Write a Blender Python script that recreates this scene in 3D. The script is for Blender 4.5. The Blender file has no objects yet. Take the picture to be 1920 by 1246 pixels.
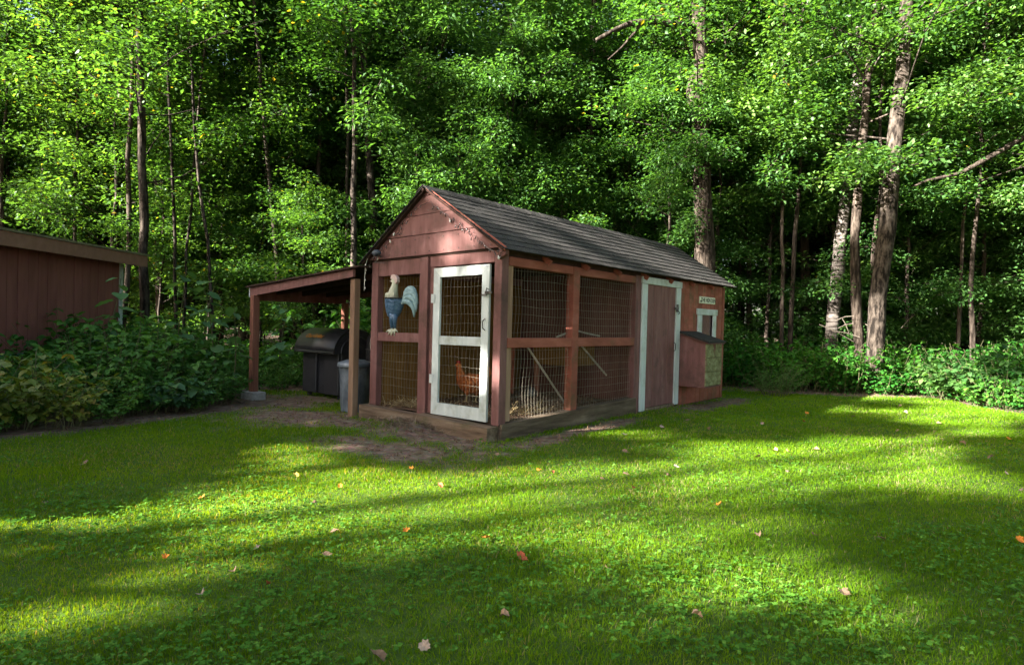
import bpy, math, random
import numpy as np
from mathutils import Vector, Matrix, noise as mnoise
R = math.radians
rng = np.random.default_rng(11)
random.seed(5)
scn = bpy.context.scene
col = scn.collection

# ------------------------------------------------------------------ camera, sky, sun, exposure
CAM_H, F_PX, PITCH, ROLL = 1.25, 1196.7, -0.016, 0.026
cam = bpy.data.cameras.new('camera')
cam.sensor_width = 36.0
cam.lens = 36.0 * F_PX / 1920.0
cam.clip_end = 500
cam_ob = bpy.data.objects.new('camera', cam)
col.objects.link(cam_ob)
_F = Vector((0, math.cos(PITCH), math.sin(PITCH)))
_U = Vector((0, -math.sin(PITCH), math.cos(PITCH)))
_X = Vector((1, 0, 0))
_R2 = _X * math.cos(ROLL) + _U * math.sin(ROLL)
_U2 = _U * math.cos(ROLL) - _X * math.sin(ROLL)
m = Matrix((_R2, _U2, -_F)).transposed().to_4x4()
m.translation = (0, 0, CAM_H)
cam_ob.matrix_world = m
scn.camera = cam_ob

SUN_EL = R(24.5)
TH = Vector((0.89, 0.45, 0)).normalized()            # horizontal travel of the sunlight
SUN_DIR = Vector((-TH.x * math.cos(SUN_EL), -TH.y * math.cos(SUN_EL), math.sin(SUN_EL)))
world = bpy.data.worlds.new('World')
scn.world = world
world.use_nodes = True
nt = world.node_tree
nt.nodes.clear()
sky = nt.nodes.new('ShaderNodeTexSky')
sky.sky_type = 'NISHITA'
sky.sun_disc = False
sky.dust_density = 3.0
sky.ozone_density = 0.6
sky.sun_elevation = SUN_EL
sky.sun_rotation = math.atan2(SUN_DIR.x, SUN_DIR.y)
bg = nt.nodes.new('ShaderNodeBackground')
bg.inputs['Strength'].default_value = 0.038
wo = nt.nodes.new('ShaderNodeOutputWorld')
nt.links.new(sky.outputs[0], bg.inputs[0])
nt.links.new(bg.outputs[0], wo.inputs[0])
sun = bpy.data.lights.new('sun', 'SUN')
sun.energy = 5.0
sun.angle = R(0.53)
sun.color = (1.0, 0.965, 0.90)
sun_ob = bpy.data.objects.new('sun', sun)
sun_ob.rotation_euler = SUN_DIR.to_track_quat('Z', 'Y').to_euler()
sun_ob.location = (-20, -10, 20)
col.objects.link(sun_ob)
scn.view_settings.view_transform = 'Standard'
scn.view_settings.look = 'None'
scn.view_settings.gamma = 1.0
scn.view_settings.exposure = 3.7
scn.render.resolution_x, scn.render.resolution_y = 1024, 664
try:
    scn.cycles.max_bounces = 8
    scn.cycles.transmission_bounces = 6
    scn.cycles.diffuse_bounces = 6
except Exception:
    pass


def at(px, py, depth=None, z=None):
    """point of the place seen at a photograph pixel (1920 wide), at a distance or a height"""
    dx, dy = (px - 960) / F_PX, -(py - 623) / F_PX
    d = _F + _R2 * dx + _U2 * dy
    t = depth / d.y if depth is not None else (z - CAM_H) / d.z
    return Vector((0, 0, CAM_H)) + d * t


# ------------------------------------------------------------------ materials
def new_mat(name):
    ma = bpy.data.materials.new(name)
    ma.use_nodes = True
    n = ma.node_tree
    n.nodes.clear()
    out = n.nodes.new('ShaderNodeOutputMaterial')
    return ma, n, out


def N(n, typ, **kw):
    nd = n.nodes.new(typ)
    for k, v in kw.items():
        if k.startswith('i_'):
            nd.inputs[k[2:].replace('_', ' ')].default_value = v
        else:
            setattr(nd, k, v)
    return nd


def ramp(n, stops, interp='LINEAR'):
    r = n.nodes.new('ShaderNodeValToRGB')
    cr = r.color_ramp
    cr.interpolation = interp
    while len(cr.elements) < len(stops):
        cr.elements.new(0.5)
    for e, (p, c) in zip(cr.elements, stops):
        e.position = p
        e.color = (*c, 1) if len(c) == 3 else c
    return r


def surf(name, stops, scale=(3, 3, 3), detail=6, rough=0.75, bump=0.15, bump_scale=None, obj_var=0.12, spec=0.12,
         metallic=0.0, dirt=None, dirt_scale=2.0, dirt_amt=(0.52, 0.7)):
    """noise-coloured surface with fine relief and a little difference between pieces"""
    ma, n, out = new_mat(name)
    tc = N(n, 'ShaderNodeTexCoord')
    oi = N(n, 'ShaderNodeObjectInfo')
    add = N(n, 'ShaderNodeVectorMath', operation='ADD')
    sc = N(n, 'ShaderNodeVectorMath', operation='SCALE')
    sc.inputs['Scale'].default_value = 13.0
    cmb = N(n, 'ShaderNodeCombineXYZ')
    for i in range(3):
        n.links.new(oi.outputs['Random'], cmb.inputs[i])
    n.links.new(cmb.outputs[0], sc.inputs[0])
    n.links.new(tc.outputs['Object'], add.inputs[0])
    n.links.new(sc.outputs[0], add.inputs[1])
    mp = N(n, 'ShaderNodeMapping')
    mp.inputs['Scale'].default_value = scale
    n.links.new(add.outputs[0], mp.inputs[0])
    nz = N(n, 'ShaderNodeTexNoise')
    nz.inputs['Scale'].default_value = 1.0
    nz.inputs['Detail'].default_value = detail
    nz.inputs['Roughness'].default_value = 0.62
    n.links.new(mp.outputs[0], nz.inputs['Vector'])
    rp = ramp(n, stops)
    n.links.new(nz.outputs[0], rp.inputs[0])
    colr = rp.outputs[0]
    if dirt is not None:
        nz2 = N(n, 'ShaderNodeTexNoise')
        nz2.inputs['Scale'].default_value = dirt_scale
        nz2.inputs['Detail'].default_value = 7
        nz2.inputs['Roughness'].default_value = 0.68
        n.links.new(add.outputs[0], nz2.inputs['Vector'])
        mr = N(n, 'ShaderNodeMapRange')
        mr.inputs['From Min'].default_value = dirt_amt[0]
        mr.inputs['From Max'].default_value = dirt_amt[1]
        n.links.new(nz2.outputs[0], mr.inputs[0])
        mx = N(n, 'ShaderNodeMixRGB')
        mx.inputs[2].default_value = (*dirt, 1)
        n.links.new(mr.outputs[0], mx.inputs[0])
        n.links.new(colr, mx.inputs[1])
        colr = mx.outputs[0]
    hs = N(n, 'ShaderNodeHueSaturation')
    mr2 = N(n, 'ShaderNodeMapRange')
    mr2.inputs['To Min'].default_value = 1 - obj_var
    mr2.inputs['To Max'].default_value = 1 + obj_var
    n.links.new(oi.outputs['Random'], mr2.inputs[0])
    n.links.new(mr2.outputs[0], hs.inputs['Value'])
    n.links.new(colr, hs.inputs['Color'])
    b = N(n, 'ShaderNodeBsdfPrincipled')
    b.inputs['Roughness'].default_value = rough
    b.inputs['Metallic'].default_value = metallic
    b.inputs['Specular IOR Level'].default_value = spec
    n.links.new(hs.outputs[0], b.inputs['Base Color'])
    if bump:
        nb = N(n, 'ShaderNodeTexNoise')
        nb.inputs['Scale'].default_value = 1.0
        nb.inputs['Detail'].default_value = 5
        mp2 = N(n, 'ShaderNodeMapping')
        s = bump_scale or tuple(k * 3 for k in scale)
        mp2.inputs['Scale'].default_value = s
        n.links.new(add.outputs[0], mp2.inputs[0])
        n.links.new(mp2.outputs[0], nb.inputs['Vector'])
        bp = N(n, 'ShaderNodeBump')
        bp.inputs['Strength'].default_value = bump
        bp.inputs['Distance'].default_value = 0.02
        n.links.new(nb.outputs[0], bp.inputs['Height'])
        n.links.new(bp.outputs[0], b.inputs['Normal'])
    n.links.new(b.outputs[0], out.inputs[0])
    return ma


def leaf_mat(name, stops, transl=0.38, tcol=(1.5, 1.55, 0.6), rough=0.5, spec=0.35, var=0.25):
    ma, n, out = new_mat(name)
    atr = N(n, 'ShaderNodeAttribute', attribute_name='lv')
    rp = ramp(n, stops)
    n.links.new(atr.outputs['Fac'], rp.inputs[0])
    oi = N(n, 'ShaderNodeObjectInfo')
    hs = N(n, 'ShaderNodeHueSaturation')
    mr = N(n, 'ShaderNodeMapRange')
    mr.inputs['To Min'].default_value = 1 - var
    mr.inputs['To Max'].default_value = 1 + var
    n.links.new(oi.outputs['Random'], mr.inputs[0])
    n.links.new(mr.outputs[0], hs.inputs['Value'])
    mr3 = N(n, 'ShaderNodeMapRange')
    mr3.inputs['To Min'].default_value = 0.51
    mr3.inputs['To Max'].default_value = 0.485
    n.links.new(oi.outputs['Random'], mr3.inputs[0])
    n.links.new(mr3.outputs[0], hs.inputs['Hue'])
    n.links.new(rp.outputs[0], hs.inputs['Color'])
    b = N(n, 'ShaderNodeBsdfPrincipled')
    b.inputs['Roughness'].default_value = rough
    b.inputs['Specular IOR Level'].default_value = spec
    n.links.new(hs.outputs[0], b.inputs['Base Color'])
    tm = N(n, 'ShaderNodeMixRGB', blend_type='MULTIPLY')
    tm.inputs[0].default_value = 1
    tm.inputs[2].default_value = (*tcol, 1)
    n.links.new(hs.outputs[0], tm.inputs[1])
    tr = N(n, 'ShaderNodeBsdfTranslucent')
    n.links.new(tm.outputs[0], tr.inputs[0])
    mx = N(n, 'ShaderNodeMixShader')
    mx.inputs[0].default_value = transl
    n.links.new(b.outputs[0], mx.inputs[1])
    n.links.new(tr.outputs[0], mx.inputs[2])
    n.links.new(mx.outputs[0], out.inputs[0])
    return ma


M = {}
M['red'] = surf('red_paint', [(0.3, (0.125, 0.053, 0.046)), (0.55, (0.185, 0.086, 0.077)), (0.75, (0.255, 0.132, 0.12))],
                scale=(9, 9, 1.6), rough=0.62, bump=0.12, bump_scale=(40, 40, 4), obj_var=0.1,
                dirt=(0.095, 0.052, 0.042), dirt_scale=3.2, dirt_amt=(0.5, 0.72))
M['redwarm'] = surf('red_brown_paint', [(0.3, (0.185, 0.056, 0.036)), (0.55, (0.27, 0.085, 0.056)), (0.75, (0.34, 0.122, 0.085))],
                    scale=(7, 2, 7), rough=0.66, bump=0.12, obj_var=0.1, dirt=(0.11, 0.075, 0.04), dirt_scale=2.5)
M['white'] = surf('white_paint', [(0.3, (0.40, 0.43, 0.41)), (0.6, (0.52, 0.55, 0.53)), (0.8, (0.60, 0.62, 0.60))],
                  scale=(10, 10, 2), rough=0.55, bump=0.08, obj_var=0.04, dirt=(0.27, 0.27, 0.20), dirt_scale=3.5, dirt_amt=(0.5, 0.75))
M['sill'] = surf('weathered_timber', [(0.3, (0.065, 0.040, 0.026)), (0.5, (0.15, 0.102, 0.068)), (0.72, (0.25, 0.182, 0.128))],
                 scale=(1.6, 14, 14), rough=0.9, bump=0.5, bump_scale=(5, 40, 40), obj_var=0.1,
                 dirt=(0.075, 0.072, 0.036), dirt_scale=3, dirt_amt=(0.5, 0.7))
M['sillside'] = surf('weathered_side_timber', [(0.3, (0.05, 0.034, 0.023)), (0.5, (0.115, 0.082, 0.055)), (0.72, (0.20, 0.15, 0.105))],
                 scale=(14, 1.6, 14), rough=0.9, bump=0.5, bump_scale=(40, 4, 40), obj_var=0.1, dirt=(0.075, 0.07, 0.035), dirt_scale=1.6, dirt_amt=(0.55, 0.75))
M['rawpost'] = surf('unpainted_post', [(0.3, (0.17, 0.095, 0.06)), (0.55, (0.27, 0.165, 0.105)), (0.75, (0.36, 0.24, 0.165))],
                    scale=(12, 12, 1.3), rough=0.8, bump=0.25, bump_scale=(40, 40, 3))
M['redpost'] = surf('worn_red_post', [(0.3, (0.15, 0.06, 0.04)), (0.6, (0.25, 0.105, 0.07)), (0.8, (0.33, 0.17, 0.11))],
                    scale=(12, 12, 1.3), rough=0.8, bump=0.3, bump_scale=(40, 40, 3))
M['ochre'] = surf('raw_boards', [(0.3, (0.11, 0.05, 0.014)), (0.55, (0.17, 0.085, 0.024)), (0.75, (0.23, 0.125, 0.04))],
                  scale=(9, 9, 1.2), rough=0.8, bump=0.2)
M['shingle'] = surf('asphalt_shingle', [(0.3, (0.030, 0.027, 0.024)), (0.55, (0.051, 0.046, 0.042)), (0.78, (0.088, 0.079, 0.072))],
                    scale=(30, 30, 30), rough=0.93, bump=0.5, bump_scale=(160, 160, 160), obj_var=0.2,
                    dirt=(0.035, 0.035, 0.032), dirt_scale=1.3)
M['asphalt'] = surf('asphalt_edge_and_shadow', [(0.3, (0.008, 0.008, 0.008)), (0.7, (0.016, 0.015, 0.014))], rough=0.9, bump=0)  # black of the cut edge, doubling as the shadow line of each course
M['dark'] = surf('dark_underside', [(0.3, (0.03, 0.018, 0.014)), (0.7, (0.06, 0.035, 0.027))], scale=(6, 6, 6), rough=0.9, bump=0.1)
M['wire'] = surf('galvanised_wire', [(0.3, (0.16, 0.14, 0.10)), (0.7, (0.30, 0.27, 0.21))], scale=(8, 8, 8), rough=0.45, bump=0, metallic=0.35)
M['galv'] = surf('galvanised_steel', [(0.3, (0.06, 0.07, 0.085)), (0.5, (0.13, 0.15, 0.175)), (0.7, (0.25, 0.28, 0.31))],
                 scale=(7, 7, 3), rough=0.5, bump=0.1, metallic=0.45, dirt=(0.16, 0.12, 0.09), dirt_scale=3, dirt_amt=(0.6, 0.8))
M['black'] = surf('black_plastic', [(0.3, (0.018, 0.017, 0.019)), (0.7, (0.034, 0.032, 0.036))], scale=(5, 5, 5), rough=0.5, bump=0.06, spec=0.4,
                  dirt=(0.05, 0.045, 0.04), dirt_scale=3)
M['blacklid'] = surf('black_enamel', [(0.3, (0.022, 0.020, 0.022)), (0.7, (0.036, 0.033, 0.036))], scale=(5, 5, 5), rough=0.45, bump=0.05, spec=0.45)
M['orange'] = surf('orange_print', [(0.3, (0.34, 0.12, 0.025)), (0.7, (0.44, 0.18, 0.035))], rough=0.5, bump=0)
M['metal'] = surf('dark_hardware', [(0.3, (0.06, 0.055, 0.05)), (0.7, (0.16, 0.15, 0.14))], scale=(20, 20, 20), rough=0.5, bump=0.1, metallic=0.6)
M['concrete'] = surf('concrete', [(0.3, (0.22, 0.21, 0.20)), (0.7, (0.38, 0.36, 0.34))], scale=(14, 14, 14), rough=0.95, bump=0.3,
                     dirt=(0.16, 0.13, 0.10), dirt_scale=5)
M['moss'] = surf('mossy_board', [(0.3, (0.10, 0.085, 0.045)), (0.5, (0.19, 0.18, 0.085)), (0.7, (0.30, 0.30, 0.17))],
                 scale=(3, 8, 14), rough=0.95, bump=0.4, bump_scale=(6, 14, 50), obj_var=0.02, dirt=(0.15, 0.062, 0.05), dirt_scale=3.5, dirt_amt=(0.55, 0.65))
M['shadered'] = surf('shaded_red_paint', [(0.3, (0.082, 0.032, 0.026)), (0.7, (0.12, 0.05, 0.04))], scale=(8, 8, 1.4), rough=0.7, bump=0.1)  # red paint darkened, the shade inside the run put into its colour
M['shed'] = surf('brown_shed_paint', [(0.3, (0.19, 0.068, 0.058)), (0.6, (0.24, 0.088, 0.076)), (0.8, (0.27, 0.105, 0.09))],
                 scale=(8, 8, 1.4), rough=0.65, bump=0.1, obj_var=0.07)
M['shedtrim'] = surf('brown_trim_paint', [(0.3, (0.20, 0.095, 0.065)), (0.7, (0.26, 0.13, 0.092))], scale=(3, 8, 8), rough=0.65, bump=0.1)
M['shedroof'] = surf('mossy_roof_edge', [(0.3, (0.10, 0.085, 0.05)), (0.7, (0.22, 0.19, 0.11))], scale=(12, 12, 12), rough=0.95, bump=0.4)
M['green'] = surf('green_enamel', [(0.3, (0.02, 0.13, 0.10)), (0.7, (0.035, 0.19, 0.15))], scale=(6, 6, 6), rough=0.4, bump=0.03)
M['sign'] = surf('cream_sign', [(0.3, (0.55, 0.55, 0.42)), (0.7, (0.68, 0.67, 0.54))], scale=(14, 14, 14), rough=0.6, bump=0.05)
M['ink'] = surf('black_lettering', [(0.3, (0.015, 0.018, 0.015)), (0.7, (0.03, 0.03, 0.03))], rough=0.6, bump=0)
M['glass'] = surf('dusty_dark_glass', [(0.3, (0.035, 0.012, 0.014)), (0.7, (0.06, 0.02, 0.022))], scale=(5, 5, 5), rough=0.12, bump=0, spec=0.5)
M['cream'] = surf('cream_enamel', [(0.3, (0.42, 0.42, 0.30)), (0.6, (0.58, 0.58, 0.45)), (0.8, (0.66, 0.64, 0.52))], scale=(40, 40, 8), rough=0.55, bump=0.3, bump_scale=(90, 90, 14))
M['blue'] = surf('blue_enamel', [(0.3, (0.035, 0.075, 0.14)), (0.55, (0.06, 0.13, 0.22)), (0.75, (0.13, 0.2, 0.28))], scale=(18, 18, 40), rough=0.4, bump=0.25, bump_scale=(30, 30, 90), spec=0.5)
M['teal'] = surf('teal_enamel', [(0.3, (0.13, 0.21, 0.22)), (0.6, (0.24, 0.34, 0.34)), (0.8, (0.36, 0.45, 0.44))], scale=(18, 18, 18), rough=0.45, bump=0.1)
M['pink'] = surf('faded_pink', [(0.3, (0.40, 0.27, 0.24)), (0.7, (0.56, 0.44, 0.40))], scale=(30, 30, 30), rough=0.6, bump=0.1)
M['hen'] = surf('russet_feathers', [(0.3, (0.20, 0.045, 0.014)), (0.5, (0.40, 0.11, 0.03)), (0.72, (0.55, 0.20, 0.06))],
                scale=(26, 26, 26), rough=0.6, bump=0.6, bump_scale=(70, 70, 70))
M['henred'] = surf('red_comb', [(0.3, (0.30, 0.02, 0.02)), (0.7, (0.42, 0.035, 0.03))], rough=0.5, bump=0)
M['henleg'] = surf('yellow_shank', [(0.3, (0.38, 0.27, 0.13)), (0.7, (0.5, 0.38, 0.2))], rough=0.6, bump=0)
M['straw'] = surf('straw', [(0.3, (0.34, 0.24, 0.11)), (0.7, (0.55, 0.42, 0.22))], scale=(20, 20, 20), rough=0.8, bump=0)
M['stick'] = surf('bare_stick', [(0.3, (0.22, 0.18, 0.14)), (0.7, (0.38, 0.33, 0.27))], scale=(10, 10, 3), rough=0.85, bump=0.2)
M['canvas'] = surf('grey_canvas', [(0.3, (0.26, 0.24, 0.21)), (0.7, (0.42, 0.40, 0.36))], scale=(14, 14, 5), rough=0.9, bump=0.2)
M['bulb'] = surf('dark_bulb', [(0.3, (0.03, 0.02, 0.017)), (0.7, (0.06, 0.04, 0.035))], rough=0.25, bump=0, spec=0.6)
M['bulbwhite'] = surf('clear_bulb', [(0.3, (0.55, 0.52, 0.46)), (0.7, (0.7, 0.68, 0.62))], rough=0.15, bump=0, spec=0.7)
M['lamp'] = surf('slate_lamp', [(0.3, (0.03, 0.035, 0.043)), (0.7, (0.055, 0.063, 0.076))], rough=0.45, bump=0)

BARK = surf('grey_brown_bark', [(0.40, (0.010, 0.007, 0.005)), (0.5, (0.034, 0.025, 0.019)), (0.66, (0.075, 0.059, 0.046))],
            scale=(18, 18, 4.5), rough=0.95, bump=1.0, bump_scale=(26, 26, 4), obj_var=0.3)
BARKLIGHT = surf('pale_furrowed_bark', [(0.42, (0.008, 0.006, 0.0045)), (0.5, (0.034, 0.026, 0.020)), (0.64, (0.075, 0.060, 0.048))],
                 scale=(15, 15, 5), rough=0.95, bump=1.0, bump_scale=(22, 22, 6), obj_var=0.12)
BARKDARK = surf('dark_bark', [(0.32, (0.02, 0.015, 0.011)), (0.7, (0.075, 0.058, 0.043))], scale=(16, 16, 3), rough=0.95, bump=0.8, obj_var=0.3)
BIRCH = surf('birch_bark', [(0.41, (0.02, 0.016, 0.013)), (0.5, (0.085, 0.07, 0.06)), (0.7, (0.19, 0.165, 0.145))],
             scale=(3.5, 3.5, 22), rough=0.85, bump=0.3, bump_scale=(8, 8, 40), obj_var=0.1)
DEADWOOD = surf('dead_wood', [(0.3, (0.09, 0.07, 0.053)), (0.7, (0.20, 0.17, 0.135))], scale=(9, 9, 9), rough=0.95, bump=0.2)
CANE = surf('shrub_cane', [(0.3, (0.06, 0.065, 0.03)), (0.7, (0.13, 0.12, 0.06))], scale=(9, 9, 9), rough=0.9, bump=0.1)

LEAF = leaf_mat('forest_leaf', [(0.0, (0.026, 0.066, 0.018)), (0.45, (0.052, 0.125, 0.030)), (0.9, (0.098, 0.195, 0.042)), (0.965, (0.12, 0.21, 0.025)), (1.0, (0.36, 0.27, 0.03))], transl=0.48, tcol=(1.55, 1.6, 0.5), rough=0.5, spec=0.28)
LEAF2 = leaf_mat('edge_leaf', [(0.0, (0.028, 0.074, 0.02)), (0.45, (0.056, 0.135, 0.032)), (0.95, (0.10, 0.20, 0.046)), (1.0, (0.14, 0.24, 0.04))], transl=0.42, rough=0.5, spec=0.28)
SHRUB = leaf_mat('shrub_leaf', [(0.0, (0.03, 0.09, 0.02)), (0.5, (0.062, 0.16, 0.028)), (0.95, (0.115, 0.23, 0.04)), (1.0, (0.2, 0.2, 0.05))], transl=0.34, tcol=(1.4, 1.5, 0.6), rough=0.55, spec=0.2)
SHRUBY = leaf_mat('yellowing_leaf', [(0.0, (0.055, 0.095, 0.014)), (0.5, (0.12, 0.15, 0.022)), (0.9, (0.21, 0.21, 0.03)), (1.0, (0.28, 0.15, 0.04))], transl=0.3)
BANK = leaf_mat('bank_leaf', [(0.0, (0.018, 0.075, 0.012)), (0.5, (0.036, 0.14, 0.018)), (0.95, (0.075, 0.205, 0.026)), (1.0, (0.2, 0.2, 0.04))], transl=0.36, tcol=(1.6, 1.5, 0.4), rough=0.6, spec=0.1)
BROAD = leaf_mat('broad_leaf', [(0.0, (0.035, 0.09, 0.04)), (0.6, (0.06, 0.135, 0.058)), (1.0, (0.11, 0.19, 0.06))], transl=0.3, rough=0.42)
GRASS = leaf_mat('grass_blade', [(0.0, (0.042, 0.12, 0.006)), (0.5, (0.092, 0.205, 0.008)), (0.88, (0.16, 0.285, 0.012)), (0.93, (0.17, 0.20, 0.05)), (1.0, (0.27, 0.24, 0.13))],
                 transl=0.46, tcol=(2.5, 1.6, 0.4), rough=0.7, spec=0.03, var=0.0)
CLOVER = leaf_mat('clover_leaf', [(0.0, (0.045, 0.125, 0.014)), (0.6, (0.085, 0.19, 0.02)), (1.0, (0.15, 0.26, 0.04))], transl=0.3, tcol=(1.3, 1.4, 0.6), rough=0.6, spec=0.1, var=0.0)


# ------------------------------------------------------------------ mesh helpers
def link(name, me, mat=None, parent=None):
    o = bpy.data.objects.new(name, me)
    col.objects.link(o)
    if mat is not None and me is not None and len(me.materials) == 0:
        me.materials.append(mat)
    if parent is not None:
        o.parent = parent
    return o


def tag(o, label=None, cat=None, group=None, kind=None):
    if label: o['label'] = label
    if cat: o['category'] = cat
    if group: o['group'] = group
    if kind: o['kind'] = kind
    return o


def empty(name, loc=(0, 0, 0), rz=0, label=None, cat=None, group=None):
    o = bpy.data.objects.new(name, None)
    o.empty_display_size = 0.2
    o.location = loc
    o.rotation_euler = (0, 0, rz)
    col.objects.link(o)
    return tag(o, label, cat, group)


def tri_mesh(name, V, F, val=None, smooth=False):
    """numpy arrays to a mesh: V (n,3), F (m,k)"""
    V = np.asarray(V, np.float32)
    F = np.asarray(F, np.int32)
    me = bpy.data.meshes.new(name)
    me.vertices.add(len(V))
    me.vertices.foreach_set('co', V.ravel())
    k = F.shape[1]
    me.loops.add(F.size)
    me.loops.foreach_set('vertex_index', F.ravel())
    me.polygons.add(len(F))
    me.polygons.foreach_set('loop_start', np.arange(0, F.size, k, dtype=np.int32))
    if smooth:
        me.polygons.foreach_set('use_smooth', np.ones(len(F), bool))
    if val is not None:
        a = me.attributes.new('lv', 'FLOAT', 'POINT')
        a.data.foreach_set('value', np.asarray(val, np.float32))
    me.update(calc_edges=True)
    me.validate()
    return me


class MB:
    """collects shapes and links them as one mesh object"""
    def __init__(self, warp=None):
        self.v, self.f, self.warp, self.smooth = [], [], warp, False

    def add(self, vs, fs):
        o = len(self.v)
        self.v += [tuple(p) for p in vs]
        self.f += [tuple(i + o for i in f) for f in fs]

    def obox(self, c, half, rot=None, ch=0.004):
        c = Vector(c)
        hx = list(half)
        ch = min(ch, min(hx) * 0.45)
        rot = rot or Matrix.Identity(3)
        vs, idx = [], {}
        for sx in (-1, 1):
            for sy in (-1, 1):
                for sz in (-1, 1):
                    s = (sx, sy, sz)
                    for k in range(3):
                        p = [s[i] * (hx[i] - (0 if i == k else ch)) for i in range(3)]
                        idx[(sx, sy, sz, k)] = len(vs)
                        vs.append(Vector(p))
        fs = []
        for k in range(3):
            a, b = [i for i in range(3) if i != k]
            for s in (-1, 1):
                q = []
                for ta, tb in ((-1, -1), (1, -1), (1, 1), (-1, 1)):
                    t = [0, 0, 0]; t[k] = s; t[a] = ta; t[b] = tb
                    q.append(idx[(*t, k)])
                fs.append(q)
        for mx in range(3):
            k, l = [i for i in range(3) if i != mx]
            for s in (-1, 1):
                for u in (-1, 1):
                    t0 = [0, 0, 0]; t0[k] = s; t0[l] = u; t0[mx] = -1
                    t1 = list(t0); t1[mx] = 1
                    fs.append([idx[(*t0, k)], idx[(*t1, k)], idx[(*t1, l)], idx[(*t0, l)]])
        for sx in (-1, 1):
            for sy in (-1, 1):
                for sz in (-1, 1):
                    fs.append([idx[(sx, sy, sz, k)] for k in range(3)])
        out = []
        for f in fs:
            p = [vs[i] for i in f]
            n = (p[1] - p[0]).cross(p[2] - p[0])
            cc = sum(p, Vector()) / len(p)
            out.append(f if n.dot(cc) > 0 else f[::-1])
        self.add([c + rot @ p for p in vs], out)
        return self

    def box(self, x0, x1, y0, y1, z0, z1, ch=0.004):
        return self.obox(((x0 + x1) / 2, (y0 + y1) / 2, (z0 + z1) / 2), (abs(x1 - x0) / 2, abs(y1 - y0) / 2, abs(z1 - z0) / 2), None, ch)

    def beam(self, p0, p1, w, h, up=(0, 0, 1), ch=0.004):
        p0, p1 = Vector(p0), Vector(p1)
        d = (p1 - p0)
        L = d.length
        d.normalize()
        u = Vector(up)
        s = d.cross(u).normalized()
        u = s.cross(d).normalized()
        rot = Matrix((d, s, u)).transposed()
        return self.obox((p0 + p1) / 2, (L / 2, w / 2, h / 2), rot, ch)

    def prism(self, pts, n0, n1):
        """polygon pts (3D) extruded from +n0 to +n1"""
        k = len(pts)
        n0, n1 = Vector(n0), Vector(n1)
        vs = [Vector(p) + n0 for p in pts] + [Vector(p) + n1 for p in pts]
        fs = [list(range(k))[::-1], list(range(k, 2 * k))]
        fs += [[i, (i + 1) % k, k + (i + 1) % k, k + i] for i in range(k)]
        self.add(vs, fs)
        return self

    def tube(self, pts, rad, sides=6, cap=True):
        pts = [Vector(p) for p in pts]
        if not hasattr(rad, '__len__'):
            rad = [rad] * len(pts)
        vs, fs = [], []
        ref = Vector((0.13, 0.91, 0.37))
        for i, p in enumerate(pts):
            d = (pts[min(i + 1, len(pts) - 1)] - pts[max(i - 1, 0)]).normalized()
            a = d.cross(ref)
            if a.length < 0.05:
                a = d.cross(Vector((1, 0, 0)))
            a.normalize()
            b = d.cross(a)
            for j in range(sides):
                t = 2 * math.pi * j / sides
                vs.append(p + (a * math.cos(t) + b * math.sin(t)) * rad[i])
        for i in range(len(pts) - 1):
            for j in range(sides):
                fs.append([i * sides + j, i * sides + (j + 1) % sides, (i + 1) * sides + (j + 1) % sides, (i + 1) * sides + j])
        if cap:
            fs.append(list(range(sides))[::-1])
            fs.append([(len(pts) - 1) * sides + j for j in range(sides)])
        self.add(vs, fs)
        return self

    def lathe(self, prof, c=(0, 0, 0), sides=20, sq=(1, 1)):
        vs, fs = [], []
        for r, z in prof:
            for j in range(sides):
                t = 2 * math.pi * j / sides
                vs.append((c[0] + r * sq[0] * math.cos(t), c[1] + r * sq[1] * math.sin(t), c[2] + z))
        for i in range(len(prof) - 1):
            for j in range(sides):
                fs.append([i * sides + j, i * sides + (j + 1) % sides, (i + 1) * sides + (j + 1) % sides, (i + 1) * sides + j])
        fs.append(list(range(sides))[::-1])
        fs.append([(len(prof) - 1) * sides + j for j in range(sides)])
        self.add(vs, fs)
        return self

    def ball(self, c, r, sides=8, rings=5):
        if not hasattr(r, '__len__'):
            r = (r, r, r)
        vs, fs = [], []
        for i in range(rings + 1):
            a = math.pi * i / rings
            for j in range(sides):
                t = 2 * math.pi * j / sides
                q = max(math.sin(a), 0.02)
                vs.append((c[0] + r[0] * q * math.cos(t), c[1] + r[1] * q * math.sin(t), c[2] - r[2] * math.cos(a)))
        for i in range(rings):
            for j in range(sides):
                fs.append([i * sides + j, i * sides + (j + 1) % sides, (i + 1) * sides + (j + 1) % sides, (i + 1) * sides + j])
        self.add(vs, fs)
        return self

    def mesh(self, name, mat):
        me = bpy.data.meshes.new(name)
        vs = [self.warp(*p) for p in self.v] if self.warp else self.v
        me.from_pydata(vs, [], self.f)
        if self.smooth:
            me.polygons.foreach_set('use_smooth', np.ones(len(me.polygons), bool))
        me.materials.append(mat)
        me.update()
        return me

    def build(self, name, mat, parent=None):
        return link(name, self.mesh(name, mat), None, parent)


def text_mesh(body, size, mat, name='lettering', shear=0.0, offset=0.0, extrude=0.001):
    cu = bpy.data.curves.new('text', 'FONT')
    cu.body = body
    cu.size = size
    cu.align_x = 'CENTER'
    cu.align_y = 'CENTER'
    cu.extrude = extrude
    cu.shear = shear
    cu.offset = offset
    cu.resolution_u = 2
    o = bpy.data.objects.new('text', cu)
    col.objects.link(o)
    bpy.context.view_layer.update()
    me = bpy.data.meshes.new_from_object(o.evaluated_get(bpy.context.evaluated_depsgraph_get()))
    bpy.data.objects.remove(o)
    me.name = name
    me.materials.clear()
    me.materials.append(mat)
    return me


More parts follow.
